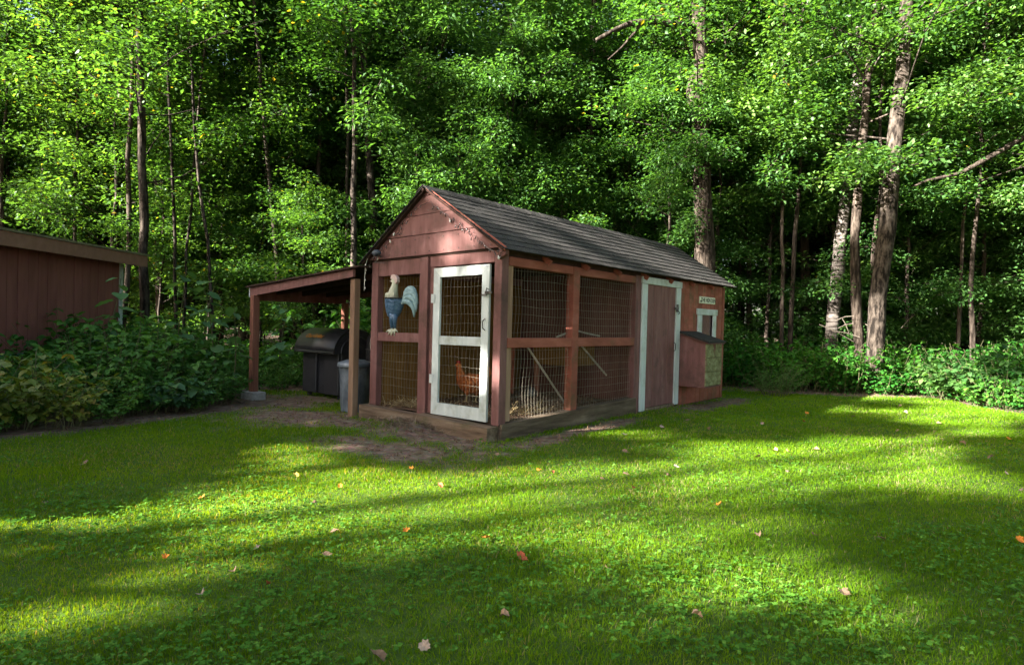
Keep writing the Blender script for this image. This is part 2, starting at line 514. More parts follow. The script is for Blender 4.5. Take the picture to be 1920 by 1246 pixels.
def vnoise(x, y, seed=0):
    """smooth 2-D value noise, 0..1"""
    x = np.asarray(x, float); y = np.asarray(y, float)
    xi, yi = np.floor(x).astype(int), np.floor(y).astype(int)
    fx, fy = x - xi, y - yi
    fx = fx * fx * (3 - 2 * fx); fy = fy * fy * (3 - 2 * fy)
    def h(a, b):
        n = (a * 374761393 + b * 668265263 + seed * 974711) & 0x7fffffff
        n = ((n ^ (n >> 13)) * 1274126177) & 0x7fffffff
        return ((n ^ (n >> 16)) & 0xffff) / 65535.0
    return (h(xi, yi) * (1 - fx) + h(xi + 1, yi) * fx) * (1 - fy) + (h(xi, yi + 1) * (1 - fx) + h(xi + 1, yi + 1) * fx) * fy


def fbm(x, y, seed=0):
    return (vnoise(x, y, seed) + 0.5 * vnoise(2.1 * x, 2.1 * y, seed + 1) + 0.25 * vnoise(4.3 * x, 4.3 * y, seed + 2)) / 1.75


def leaf_cloud(name, P, Nn, T, size, val, shape='kite', wid=0.33):
    """one mesh of many leaves: P points, Nn normals, T directions"""
    P = np.asarray(P, float); n = len(P)
    T = T - Nn * np.sum(T * Nn, 1)[:, None]
    T /= np.linalg.norm(T, axis=1)[:, None] + 1e-9
    B = np.cross(Nn, T)
    s = np.asarray(size, float)[:, None]
    if shape == 'kite':
        loc = np.array([(0, 0, 0), (0.42, wid, 0.09), (1, 0, -0.10), (0.42, -wid, 0.09)])
        fc = np.array([(0, 2, 1), (0, 3, 2)])
    elif shape == 'ovate':
        loc = np.array([(0, 0, 0), (0.2, wid * 0.95, 0.07), (0.6, wid * 0.85, 0.05), (1.0, 0, -0.14), (0.6, -wid * 0.85, 0.05), (0.2, -wid * 0.95, 0.07), (0.42, 0, 0.0)])
        fc = np.array([(6, 1, 0), (6, 2, 1), (6, 3, 2), (6, 4, 3), (6, 5, 4), (6, 0, 5)])
    k = len(loc)
    V = P[:, None, :] + s[:, None] * (loc[None, :, 0:1] * T[:, None, :] + loc[None, :, 1:2] * B[:, None, :] + loc[None, :, 2:3] * Nn[:, None, :])
    F = (np.arange(n)[:, None, None] * k + fc[None]).reshape(-1, 3)
    return tri_mesh(name, V.reshape(-1, 3), F, np.repeat(np.asarray(val), k))


def rand_normals(g, n, tilt):
    """unit normals scattered about up by about tilt radians"""
    az = g.uniform(0, 2 * np.pi, n)
    th = np.abs(g.normal(0, tilt, n))
    return np.stack([np.sin(th) * np.cos(az), np.sin(th) * np.sin(az), np.cos(th)], 1)


def rand_dirs(g, n):
    az = g.uniform(0, 2 * np.pi, n)
    return np.stack([np.cos(az), np.sin(az), g.uniform(-0.6, 0.2, n)], 1)


# ------------------------------------------------------------------ ground
LAWN = [(-9.0, -2), (-7.2, 3.4), (-5.6, 5.2), (-4.84, 6.05), (-4.35, 6.9), (-4.02, 7.5), (-3.6, 8.35), (-3.5, 9.6), (-4.4, 10.6),
        (-1.5, 11.0), (3.5, 12.8), (4.4, 13.4), (5.5, 12.75), (6.6, 12.7), (7.7, 12.6), (8.3, 12.0), (8.0, 11.0), (8.1, 10.2), (8.8, 9.3), (10.5, 8.0), (12, 5), (12, -2)]
COOP_O = Vector((-0.121, 6.717, 0.0))
YAW = 0.686
CY, SY = math.cos(YAW), math.sin(YAW)


def to_coop(x, y):
    a, b = x - COOP_O.x, y - COOP_O.y
    return CY * a - SY * b, SY * a + CY * b


def from_coop(x, y, z=0.0):
    return Vector((COOP_O.x + CY * x + SY * y, COOP_O.y - SY * x + CY * y, z))


def inside(px, py, poly):
    px = np.asarray(px); py = np.asarray(py)
    r = np.zeros(px.shape, bool)
    j = len(poly) - 1
    for i in range(len(poly)):
        xi, yi = poly[i]; xj, yj = poly[j]
        c = ((yi > py) != (yj > py)) & (px < (xj - xi) * (py - yi) / (yj - yi + 1e-12) + xi)
        r ^= c
        j = i
    return r


def edge_dist(px, py, poly):
    d = np.full(np.shape(px), 1e9)
    for i in range(len(poly)):
        x0, y0 = poly[i - 1]; x1, y1 = poly[i]
        dx, dy = x1 - x0, y1 - y0
        t = np.clip(((px - x0) * dx + (py - y0) * dy) / (dx * dx + dy * dy), 0, 1)
        d = np.minimum(d, np.hypot(px - x0 - t * dx, py - y0 - t * dy))
    return d


# bare earth: (x, y, rx, ry, angle) in metres
DIRT = [(-1.05, 6.0, 0.95, 0.38, -0.5), (-0.75, 6.75, 1.0, 0.42, -0.69), (-2.75, 8.0, 0.8, 0.75, -0.3), (-3.3, 9.4, 1.0, 0.9, 0.0), (-2.0, 7.5, 0.8, 0.35, -0.6),
        (0.5, 6.95, 0.9, 0.22, 0.87), (1.25, 7.9, 0.9, 0.2, 0.87), (3.35, 10.4, 1.3, 0.32, 0.87), (5.5, 12.7, 1.6, 0.35, -0.1), (7.2, 12.5, 1.4, 0.3, 0.1)]


def grass_amount(x, y):
    x = np.asarray(x, float); y = np.asarray(y, float)
    ins = inside(x, y, LAWN)
    d = edge_dist(x, y, LAWN)
    wob = (fbm(x * 1.3, y * 1.3, 3) - 0.5) * 0.5
    g = np.where(ins, np.clip((d + 0.22 + wob) / 0.35, 0, 1), 0)
    for cx, cy, rx, ry, an in DIRT:
        dx, dy = x - cx, y - cy
        u = (dx * math.cos(an) + dy * math.sin(an)) / rx
        v = (-dx * math.sin(an) + dy * math.cos(an)) / ry
        q = np.sqrt(u * u + v * v) + (fbm(x * 4, y * 4, 9) - 0.5) * 1.3
        g = g * np.clip((q - 0.55) / 0.75, 0.0, 1)
    cx, cy = to_coop(x, y)
    g = np.where((cx > -2.2) & (cx < 0.03) & (cy > -0.03) & (cy < 6.25), 0, g)
    return g


def ground_z(x, y):
    x = np.asarray(x, float); y = np.asarray(y, float)
    z = (fbm(x * 0.6, y * 0.6, 21) - 0.5) * 0.06 + (fbm(x * 2.5, y * 2.5, 25) - 0.5) * 0.025
    m_ = np.exp(-(((x + 1.25) / 0.42) ** 2 + ((y - 7.05) / 0.3) ** 2))          # scratched-up mound beside the front timbers
    return z + 0.11 * m_


def build_ground():
    xs = np.unique(np.concatenate([np.linspace(-90, -14, 14), np.linspace(-14, 15, 210), np.linspace(15, 90, 14)]))
    ys = np.unique(np.concatenate([np.linspace(-60, -2, 10), np.linspace(-2, 17, 150), np.linspace(17, 110, 24)]))
    X, Y = np.meshgrid(xs, ys)
    Z = ground_z(X, Y)
    V = np.stack([X.ravel(), Y.ravel(), Z.ravel()], 1)
    nx = len(xs)
    i = (np.arange(len(ys) - 1)[:, None] * nx + np.arange(nx - 1)[None]).ravel()
    F = np.stack([i, i + 1, i + nx + 1, i + nx], 1)
    me = tri_mesh('ground', V, F, grass_amount(X, Y).ravel(), smooth=True)
    ma, n, out = new_mat('soil_and_lawn')
    atr = N(n, 'ShaderNodeAttribute', attribute_name='lv')
    tc = N(n, 'ShaderNodeTexCoord')
    nz = N(n, 'ShaderNodeTexNoise'); nz.inputs['Scale'].default_value = 9; nz.inputs['Detail'].default_value = 9
    nz.inputs['Roughness'].default_value = 0.7
    nl = N(n, 'ShaderNodeTexVoronoi'); nl.inputs['Scale'].default_value = 24
    n.links.new(tc.outputs['Object'], nz.inputs['Vector'])
    n.links.new(tc.outputs['Object'], nl.inputs['Vector'])
    soil = ramp(n, [(0.3, (0.075, 0.046, 0.031)), (0.5, (0.17, 0.115, 0.082)), (0.7, (0.29, 0.215, 0.165))])
    n.links.new(nz.outputs[0], soil.inputs[0])
    lit = N(n, 'ShaderNodeMixRGB', blend_type='MULTIPLY'); lit.inputs[0].default_value = 0.3
    n.links.new(soil.outputs[0], lit.inputs[1])
    n.links.new(nl.outputs['Color'], lit.inputs[2])
    gr = ramp(n, [(0.3, (0.035, 0.07, 0.012)), (0.6, (0.07, 0.11, 0.018)), (0.8, (0.15, 0.13, 0.055))])
    n.links.new(nz.outputs[0], gr.inputs[0])
    mx = N(n, 'ShaderNodeMixRGB')
    n.links.new(atr.outputs['Fac'], mx.inputs[0])
    n.links.new(lit.outputs[0], mx.inputs[1])
    n.links.new(gr.outputs[0], mx.inputs[2])
    b = N(n, 'ShaderNodeBsdfPrincipled'); b.inputs['Roughness'].default_value = 0.95
    b.inputs['Specular IOR Level'].default_value = 0.1
    n.links.new(mx.outputs[0], b.inputs['Base Color'])
    bp = N(n, 'ShaderNodeBump'); bp.inputs['Strength'].default_value = 0.7; bp.inputs['Distance'].default_value = 0.03
    n.links.new(nz.outputs[0], bp.inputs['Height'])
    n.links.new(bp.outputs[0], b.inputs['Normal'])
    n.links.new(b.outputs[0], out.inputs[0])
    tag(link('ground', me, ma), kind='structure')


build_ground()

# ------------------------------------------------------------------ the coop
def warp(x, y, z):
    """the old frame has settled a little on its left front corner"""
    t = min(max((z - 0.2) / 1.8, 0), 1)
    k = math.exp(-max(y, 0) / 3.0)
    q = min(max(-x / 2.15, -0.1), 1.1)
    return (x - 0.05 * k * min(max((z - 1.95) / 0.8, 0), 1), y, z + t * (0.022 - 0.052 * q) * k)


def CB():
    return MB(warp)


W, LEN = 2.15, 6.2
coop = empty('chicken_coop', COOP_O, -YAW, 'weathered red wooden chicken coop with wire run, white screen door and shingled gable roof', 'chicken coop')
red, redw, white = M['red'], M['redwarm'], M['white']


def part(name, mat, *boxes, ch=0.004, parent=coop):
    b = CB()
    for x in boxes:
        b.box(*x, ch=ch)
    return b.build(name, mat, parent)


# sill timbers
b = CB(); b.prism([(-2.19, -0.13, -0.1), (-1.17, -0.13, -0.1), (-1.15, -0.13, 0.155), (-2.19, -0.13, 0.17)], (0, 0, 0), (0, 0.12, 0)); b.build('sill_timber', M['sill'], coop)
b = CB(); b.prism([(-1.135, -0.19, -0.12), (0.0, -0.19, -0.12), (0.015, -0.19, 0.15), (-1.115, -0.19, 0.172)], (0, 0, 0), (0, 0.17, 0)); b.build('sill_timber', M['sill'], coop)
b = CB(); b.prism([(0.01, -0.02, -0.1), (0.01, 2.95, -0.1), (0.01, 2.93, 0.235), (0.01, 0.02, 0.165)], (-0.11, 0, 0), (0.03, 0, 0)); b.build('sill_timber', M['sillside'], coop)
part('sill_timber', M['sill'], (-2.18, -2.06, 0.0, 2.95, -0.1, 0.18))

# posts of the run
part('post', red, (-2.155, -2.03, 0.0, 0.09, 0.155, 1.99))
part('post', red, (-1.235, -1.10, -0.03, 0.09, 0.15, 1.985))
part('post', red, (-1.095, -1.012, 0.006, 0.09, 0.17, 1.985))
part('post', red, (-0.105, 0.0, 0.0, 0.115, 0.15, 1.985))
part('post', redw, (-0.09, 0.012, 1.335, 1.47, 0.18, 1.93))
part('post', red, (-0.09, 0.008, 2.90, 2.985, 0.0, 1.95))
part('post', red, (-0.09, 0.004, 2.99, 3.07, 0.0, 1.95))
part('post', M['rawpost'], (-0.085, -0.012, 0.12, 0.205, 0.18, 1.84))
part('post', red, (-2.15, -2.06, 2.86, 2.95, 0.15, 1.95))
# beams and rails
part('beam', red, (-2.03, -1.235, 0.002, 0.085, 1.80, 1.99))
part('beam', red, (-1.095, -0.105, 0.0, 0.085, 1.865, 1.99))
part('beam', redw, (-0.09, 0.004, 0.115, 1.335, 1.835, 1.93))
part('beam', redw, (-0.09, 0.004, 1.47, 2.90, 1.835, 1.93))
part('beam', red, (-2.15, -2.06, 0.09, 2.86, 1.83, 1.95))
part('rail', red, (-2.03, -1.235, 0.005, 0.075, 0.985, 1.095))
part('rail', redw, (-0.08, 0.006, 0.115, 1.335, 0.965, 1.07))
part('rail', redw, (-0.08, 0.006, 1.47, 2.90, 0.965, 1.075))
# loose boards leaning inside the run's near corner and its solid left and rear walls
for i in range(14):
    y0 = 0.1 + i * 0.2
    part('wall_board', M['ochre'], (-2.055 + random.uniform(0, 0.006), -2.03, y0, y0 + 0.192, 0.15, 1.84))
part('wall_board', redw, (-1.98, -1.80, 2.45, 2.48, 0.15, 0.95))
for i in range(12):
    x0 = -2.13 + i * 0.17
    part('wall_board', M['shadered'], (x0, x0 + 0.166, 2.955, 2.975 + random.uniform(0, 0.004), 0.05, 2.0))

# gable boards with shadow gaps, rake boards
def gable_x(z):
    return 1.165 * (2.765 - z) / 0.78


def gable_board(z0, z1, y0, y1):
    c = -1.075
    b = CB()
    b.prism([(c - gable_x(z0), y0, z0), (c + gable_x(z0), y0, z0), (c + max(gable_x(z1), 0.004), y0, z1), (c - max(gable_x(z1), 0.004), y0, z1)], (0, 0, 0), (0, y1 - y0, 0))
    return b.build('gable_board', red, coop)


gable_board(2.012, 2.245, -0.035, -0.012)
gable_board(2.253, 2.475, -0.040, -0.015)
gable_board(2.483, 2.69, -0.035, -0.012)
gable_board(2.697, 2.758, -0.040, -0.015)
b = CB()
for z0 in (2.05, 2.20, 2.29, 2.44, 2.52, 2.64):
    for i in range(9):
        x = -1.075 + (i - 4) * 0.235
        if abs(x + 1.075) < gable_x(z0) - 0.06:
            b.box(x - 0.005, x + 0.005, -0.0415, -0.034, z0 - 0.005, z0 + 0.005, ch=0.001)
b.build('nail_heads', M['metal'], coop)['kind'] = 'stuff'
part('gable_backing', M['dark'], (-1.6, -0.55, -0.006, 0.02, 1.992, 2.36))
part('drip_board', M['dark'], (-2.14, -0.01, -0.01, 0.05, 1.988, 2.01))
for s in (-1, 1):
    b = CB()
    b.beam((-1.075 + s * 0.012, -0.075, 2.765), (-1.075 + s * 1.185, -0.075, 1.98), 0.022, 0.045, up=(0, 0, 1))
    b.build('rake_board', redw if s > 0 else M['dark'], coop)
# eave bracket at the near right corner
b = CB(); b.prism([(0.0, -0.06, 2.02), (0.10, -0.06, 1.985), (0.09, -0.06, 1.93), (0.0, -0.06, 1.88)], (0, 0, 0), (0, 0.05, 0)); b.build('eave_bracket', red, coop)

# ---- wire mesh
def wire_panel(p0, ex, ez, nvert, nhor, sag=0.006, r=0.0013, parent=coop, name='wire_mesh'):
    """welded wire between p0, p0+ex, p0+ez"""
    p0, ex, ez = Vector(p0), Vector(ex), Vector(ez)
    nrm = ex.cross(ez).normalized()
    V, F = [], []
    ph = [random.uniform(0, 6.3) for _ in range(8)]
    def off(u, v):
        return (math.sin(u * 5 + ph[0] + 2.2 * v) + math.sin(v * 7 + ph[1] + u)) * sag
    def strip(pts, side, rr):
        o = len(V)
        for p in pts:
            V.extend([tuple(p + side * rr), tuple(p + nrm * rr * 1.4), tuple(p - side * rr), tuple(p - nrm * rr * 1.4)])
        for i in range(len(pts) - 1):
            for j in range(4):
                F.append((o + i * 4 + j, o + i * 4 + (j + 1) % 4, o + i * 4 + 4 + (j + 1) % 4, o + i * 4 + 4 + j))
    exn, ezn = ex.normalized(), ez.normalized()
    for i in range(nvert):
        u = (i + 0.5) / nvert
        pts = [p0 + ex * u + ez * (k / 9) + nrm * off(u, k / 9) + exn * (off(k / 9 + i * 0.05, u) * 0.8 + random.uniform(-0.001, 0.001)) for k in range(10)]
        strip(pts, exn, r)
    for j in range(nhor):
        v = (j + 0.6) / nhor
        pts = [p0 + ex * (k / 9) + ez * v + nrm * off(k / 9, v) + ezn * (off(v, k / 9 + j * 0.1) * 0.7) for k in range(10)]
        strip(pts, ezn, r)
    me = bpy.data.meshes.new(name)
    me.from_pydata([warp(*p) for p in V], [], F)
    me.materials.append(M['wire'])
    return link(name, me, None, parent)


wire_panel((-2.03, 0.082, 1.095), (0.795, 0, 0), (0, 0, 0.71), 15, 7)
wire_panel((-2.03, 0.082, 0.155), (0.795, 0, 0), (0, 0, 0.83), 15, 8)
wire_panel((-0.045, 0.205, 1.07), (0, 1.13, 0), (0, 0, 0.77), 21, 8, sag=0.009)
wire_panel((-0.045, 0.115, 0.18), (0, 1.22, 0), (0, 0, 0.79), 22, 8, sag=0.009)
wire_panel((-0.045, 1.47, 1.075), (0, 1.43, 0), (0, 0, 0.76), 26, 8, sag=0.007)
wire_panel((-0.045, 1.47, 0.2), (0, 1.43, 0), (0, 0, 0.77), 26, 8, sag=0.007)

# ---- white screen door
door = empty('screen_door')
door.parent = coop
door['label'] = 'white framed wire screen door'
D0, D1, DZ0, DZ1 = -1.0, -0.15, 0.178, 1.845
def quad_frame(pts, mat=white):
    b = CB(); b.prism(pts, (0, 0, 0), (0, 0.03, 0)); return b.build('stile', mat, door)
yf = -0.028
t_ = 0.105
g = 0.002
quad_frame([(D0, yf, DZ0), (D0 + t_ - g, yf, DZ0 + t_ + g), (D0 + t_ - g, yf, DZ1 - t_ - g), (D0, yf, DZ1)])
quad_frame([(D1 - t_ + g, yf, DZ0 + t_ + g), (D1, yf, DZ0), (D1, yf, DZ1), (D1 - t_ + g, yf, DZ1 - t_ - g)])
o = quad_frame([(D0 + g, yf, DZ1), (D0 + t_, yf, DZ1 - t_), (D1 - t_, yf, DZ1 - t_), (D1 - g, yf, DZ1)]); o.name = 'rail'
o = quad_frame([(D0 + g, yf, DZ0), (D1 - g, yf, DZ0), (D1 - t_, yf, DZ0 + t_ + 0.03), (D0 + t_, yf, DZ0 + t_ + 0.03)]); o.name = 'rail'
o = part('rail', white, (D0 + t_ + 0.002, D1 - t_ - 0.002, yf + 0.003, 0.0, 0.975, 1.073), parent=door)
wire_panel((D0 + t_, 0.012, 1.06), (D1 - D0 - 2 * t_, 0, 0), (0, 0, 0.7), 12, 7, parent=door)
wire_panel((D0 + t_, 0.012, 0.26), (D1 - D0 - 2 * t_, 0, 0), (0, 0, 0.73), 12, 7, parent=door)
b = CB(); b.tube([(D1 - 0.045, yf - 0.004, 1.15), (D1 - 0.04, yf - 0.045, 1.17), (D1 - 0.04, yf - 0.05, 1.24), (D1 - 0.045, yf - 0.004, 1.27)], 0.006); b.build('handle', M['metal'], door)
b = CB(); b.box(D1 - 0.05, D1 + 0.05, yf - 0.02, yf - 0.002, 1.53, 1.56); b.box(D1 - 0.075, D1 - 0.01, yf - 0.035, yf - 0.02, 1.51, 1.53); b.tube([(D1 - 0.02, yf - 0.03, 1.545), (D1 + 0.01, yf - 0.05, 1.59), (D1 + 0.03, yf - 0.03, 1.57)], 0.006); b.build('latch', M['metal'], door)
for z in (0.58, 1.5):
    part('hinge', M['white'], (D0 - 0.03, D0 + 0.03, yf - 0.008, yf - 0.001, z - 0.05, z + 0.05), parent=door)

# ---- hen house walls
def wall_plank(y0, y1, z0, z1, mat=redw):
    part('wall_plank', mat, (-0.02, 0.001 + random.uniform(0, 0.004), y0 + 0.003, y1 - 0.003, z0, z1))


for a, c in ((4.355, 4.53), (4.53, 4.705), (4.705, 4.88), (4.88, 5.055)):
    wall_plank(a, c, 0.0, 1.97)
for a, c in ((5.055, 5.23), (5.23, 5.405), (5.405, 5.58), (5.58, 5.755)):
    wall_plank(a, c, 0.0, 1.06)
    wall_plank(a, c, 1.47, 1.97)
wall_plank(5.755, 5.93, 0.0, 1.97)
wall_plank(5.93, 6.105, 0.0, 1.97)
part('corner_board', redw, (-0.03, 0.014, 6.11, 6.2, 0.0, 1.97))
part('inner_wall', M['dark'], (-0.05, -0.03, 3.08, 6.15, 0.0, 1.96))
part('rear_wall', redw, (-2.13, -0.03, 6.15, 6.18, 0.0, 2.0))
part('side_wall', redw, (-2.15, -2.12, 2.98, 6.18, 0.0, 1.96))
b = CB(); b.prism([(-2.14, 6.16, 2.003), (-0.01, 6.16, 2.003), (-1.075, 6.16, 2.74)], (0, 0, 0), (0, 0.02, 0)); b.build('rear_gable', redw, coop)
# plank door with white trim
pd = empty('plank_door'); pd.parent = coop; pd['label'] = 'red plank door with white trim'
for i in range(4):
    y0 = 3.235 + i * 0.2365
    part('plank', red, (-0.02, 0.006 + (i % 2) * 0.003, y0 + 0.003, y0 + 0.2335, 0.06, 1.845), parent=pd)
b = CB(); b.box(0.024, 0.04, 4.13, 4.25, 1.51, 1.545); b.box(0.03, 0.05, 4.17, 4.22, 1.47, 1.59); b.tube([(0.045, 4.2, 1.50), (0.07, 4.2, 1.46), (0.045, 4.23, 1.44)], 0.008); b.build('latch', M['metal'], pd)
b = CB(); b.tube([(0.012, 4.155, 0.86), (0.045, 4.15, 0.89), (0.045, 4.15, 0.98), (0.012, 4.155, 1.0)], 0.007); b.build('handle', M['metal'], pd)
part('door_trim', white, (0.0, 0.026, 3.075, 3.228, 0.02, 1.842))
part('door_trim', white, (0.0, 0.026, 4.188, 4.345, 0.03, 1.842))
part('door_trim', white, (0.0, 0.030, 3.06, 4.37, 1.845, 1.945))
part('threshold', M['sill'], (-0.02, 0.03, 3.232, 4.184, 0.0, 0.055))
# small window
win = empty('window'); win.parent = coop
part('frame', white, (0.006, 0.028, 5.02, 5.19, 1.06, 1.452), parent=win)
part('frame', white, (0.006, 0.028, 5.66, 5.80, 1.06, 1.452), parent=win)
part('frame', white, (0.006, 0.033, 4.98, 5.84, 1.455, 1.555), parent=win)
part('sill', white, (0.006, 0.035, 5.0, 5.82, 1.02, 1.057), parent=win)
part('pane', M['glass'], (-0.016, -0.006, 5.19, 5.66, 1.055, 1.455), parent=win)
# nest box
nb = empty('nest_box'); nb.parent = coop; nb['label'] = 'red nest box with sloping lid and mossy outer board'
b = CB(); b.prism([(0.008, 4.38, 0.33), (0.43, 4.38, 0.33), (0.43, 4.38, 1.0), (0.008, 4.38, 1.13)], (0, 0, 0), (0, 0.02, 0)); b.build('end_panel', red, nb)
b = CB(); b.prism([(0.008, 4.98, 0.33), (0.43, 4.98, 0.33), (0.43, 4.98, 1.0), (0.008, 4.98, 1.13)], (0, 0, 0), (0, 0.02, 0)); b.build('end_panel', red, nb)
for i in range(3):
    z0 = 0.335 + i * 0.22
    part('front_board', M['moss'], (0.43, 0.448 + i % 2 * 0.003, 4.38, 5.0, z0, z0 + 0.216), parent=nb)
part('floor_board', red, (0.01, 0.44, 4.385, 4.995, 0.31, 0.328), parent=nb)
b = CB(); b.prism([(-0.0, 4.33, 1.155), (0.5, 4.33, 1.005), (0.5, 4.33, 1.03), (0.0, 4.33, 1.18)], (0, 0, 0), (0, 0.72, 0)); b.build('lid', M['shingle'], nb)
b = CB(); b.prism([(0.003, 4.345, 1.132), (0.485, 4.345, 0.988), (0.485, 4.345, 1.003), (0.003, 4.345, 1.15)], (0, 0, 0), (0, 0.69, 0)); b.build('lid_board', red, nb)

# ---- roof
roof = empty('roof'); roof.parent = coop
EX, EZ, PZ, PX = 0.09, 1.985, 2.775, -1.075
Y0, YS, Y1 = -0.12, 3.2, 6.47
slope = Vector((EX - PX, 0, EZ - PZ)); SL = slope.length; sd = slope.normalized()
sn = Vector((-sd.z, 0, sd.x)); sn = sn if sn.z > 0 else -sn
b = CB()
b.beam((PX, Y0, PZ - 0.03), (PX, Y1, PZ - 0.03), 0.03, 0.03)
for s in (-1, 1):
    e = Vector((PX + s * (EX - PX), 0, EZ))
    a = Vector((PX, 0, PZ))
    nn = Vector((s * sn.x, 0, sn.z))
    b.prism([a + Vector((0, Y0 + 0.03, 0)) - nn * 0.022, e + Vector((0, Y0 + 0.03, 0)) - nn * 0.022, e + Vector((0, Y1 - 0.02, 0)) - nn * 0.022, a + Vector((0, Y1 - 0.02, 0)) - nn * 0.022], (0, 0, 0), nn * 0.016)
b.build('roof_deck', M['dark'], roof)
# far slope: the same courses, joined
b = CB()
nc = 11
ex = (SL + 0.03) / nc
for c in range(nc):
    a = Vector((PX, 0, PZ)) + Vector((-sd.x, 0, sd.z)) * (c * ex)
    e = Vector((PX, 0, PZ)) + Vector((-sd.x, 0, sd.z)) * ((c + 1) * ex + 0.02)
    nn = Vector((-sn.x, 0, sn.z))
    b.prism([a + Vector((0, Y0, 0)), e + Vector((0, Y0, 0)) + nn * 0.008, e + Vector((0, Y1, 0)) + nn * 0.008, a + Vector((0, Y1, 0))], -nn * 0.003, nn * 0.006)
tag(b.build('shingle_course', M['shingle'], roof), kind='stuff')


def shingle_mesh(seed, w):
    r = random.Random(seed)
    b = MB()
    h = 0.175
    j = lambda s: r.uniform(-s, s)
    lw = w / 2 - 0.003
    vs = [(-lw, 0, 0), (lw, 0, 0), (lw + j(.002), -h + j(.004), 0.0), (-lw + j(.002), -h + j(.004), 0.0)]
    up = [(x, y, z + (0.005 if y == 0 else 0.009)) for x, y, z in vs]
    b.add(vs + up, [(3, 2, 1, 0), (4, 5, 6, 7), (0, 1, 5, 4), (1, 2, 6, 5), (2, 3, 7, 6), (3, 0, 4, 7)])
    me = b.mesh('shingle', M['shingle'])
    me.materials.append(M['asphalt'])
    for k in (0, 2, 3, 4, 5):
        me.polygons[k].material_index = 1
    return me


SW = 0.325
sh_meshes = [shingle_mesh(i, SW) for i in range(5)]
half_meshes = [shingle_mesh(40 + i, SW / 2) for i in range(2)]
def place_shingle(me, y, dist, lift, skew):
    p = Vector((PX, y, PZ)) + sd * dist + sn * lift
    p = Vector(warp(p.x, p.y, p.z))
    o = link('shingle', me, None, roof)
    yv = -sd
    tilt = Matrix.Rotation(-0.045, 3, Vector((0, 1, 0)))
    rot = Matrix((Vector((0, 1, 0)), yv, sn)).transposed()
    if rot.determinant() < 0:
        rot = Matrix((Vector((0, -1, 0)), yv, sn)).transposed()
    rot = rot @ Matrix.Rotation(-0.055, 3, 'X') @ Matrix.Rotation(skew, 3, 'Z')
    mw = rot.to_4x4(); mw.translation = p
    o.matrix_local = mw
    return o


for c in range(nc):
    top = (c * ex) - 0.035
    for (ya, yb, lift0) in ((Y0, YS, 0.0), (YS + 0.002, Y1, 0.006)):
        y = ya
        first = c % 2 == 1
        while y < yb - 0.02:
            w = SW / 2 if first else SW
            first = False
            if y + w > yb + 0.06:
                w = SW / 2
            me = random.choice(sh_meshes) if w == SW else random.choice(half_meshes)
            place_shingle(me, y + w / 2, max(top, -0.02), lift0 + 0.004 + random.uniform(0, 0.0025), random.uniform(-0.006, 0.006))
            y += w
for i in range(21):                                   # ridge caps
    y = Y0 + 0.155 + i * 0.31
    b = CB()
    for s in (-1, 1):
        a = Vector((PX, y - 0.16, PZ + 0.016 + 0.004)); e = a + Vector((s * sd.x, 0, sd.z)) * 0.13
        a2 = Vector((PX, y + 0.16, PZ + 0.016)); e2 = a2 + Vector((s * sd.x, 0, sd.z)) * 0.13
        nn = Vector((s * sn.x, 0, sn.z))
        b.prism([a, e, e2, a2], (0, 0, 0), nn * 0.008)
    b.build('ridge_cap', M['shingle'], roof)
for y in (0.75, 1.55, 2.33, 3.1, 3.9, 4.7, 5.5):     # rafter tails
    b = CB(); b.beam(Vector((EX - 0.16, y, EZ + 0.03)), Vector((EX - 0.005, y, EZ - 0.075)), 0.035, 0.06)
    b.build('rafter_tail', redw, roof)
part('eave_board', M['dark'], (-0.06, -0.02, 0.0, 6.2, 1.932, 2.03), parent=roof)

# ---- lean-to on the left side of the coop
lt = empty('lean_to_roof'); lt.parent = coop; lt['label'] = 'low lean-to roof with red fascia over the grill'
def zl(x): return 1.90 + (x + 2.35) * 0.079
yf = -0.16
b = CB(); b.prism([(-4.86, yf, zl(-4.86) - 0.135), (-2.33, yf, zl(-2.33) - 0.10), (-2.33, yf, zl(-2.33)), (-4.86, yf, zl(-4.86))], (0, 0, 0), (0, 0.035, 0)); b.build('fascia', red, lt)
b = CB(); b.prism([(-4.86, 1.55, zl(-4.86) - 0.135), (-2.2, 1.55, zl(-2.2) - 0.12), (-2.2, 1.55, zl(-2.2)), (-4.86, 1.55, zl(-4.86))], (0, 0, 0), (0, 0.035, 0)); b.build('fascia', red, lt)
part('end_fascia', white, (-4.89, -4.863, yf - 0.002, yf + 0.03, zl(-4.86) - 0.15, zl(-4.86) + 0.005), parent=lt)
part('end_beam', red, (-4.86, -4.80, yf + 0.036, 1.55, zl(-4.86) - 0.20, zl(-4.86) - 0.01), parent=lt)
b = CB(); b.prism([(-4.92, yf - 0.04, zl(-4.92) + 0.003), (-2.16, yf - 0.04, zl(-2.16) + 0.003), (-2.16, 1.65, zl(-2.16) + 0.003), (-4.92, 1.65, zl(-4.92) + 0.003)], (0, 0, 0), (0, 0, 0.022)); b.build('roof_sheet', M['dark'], lt)
for y in (0.25, 0.7, 1.15):
    b = CB(); b.beam((-4.79, y, zl(-4.79) - 0.06), (-2.2, y, zl(-2.2) - 0.06), 0.04, 0.09); b.build('rafter', M['dark'], lt)
part('lean_to_post', M['redpost'], (-4.775, -4.675, -0.2, -0.1, 0.1, zl(-4.73) - 0.132))['label'] = 'worn red lean-to post on a concrete block'
part('lean_to_post', M['rawpost'], (-2.44, -2.345, -0.118, -0.03, -0.05, zl(-2.4) - 0.115))['label'] = 'bare tan lean-to post'
part('lean_to_post', M['redpost'], (-4.79, -4.70, 1.44, 1.53, -0.05, zl(-4.75) - 0.2))['label'] = 'lean-to back post'
p = from_coop(-4.725, -0.15)
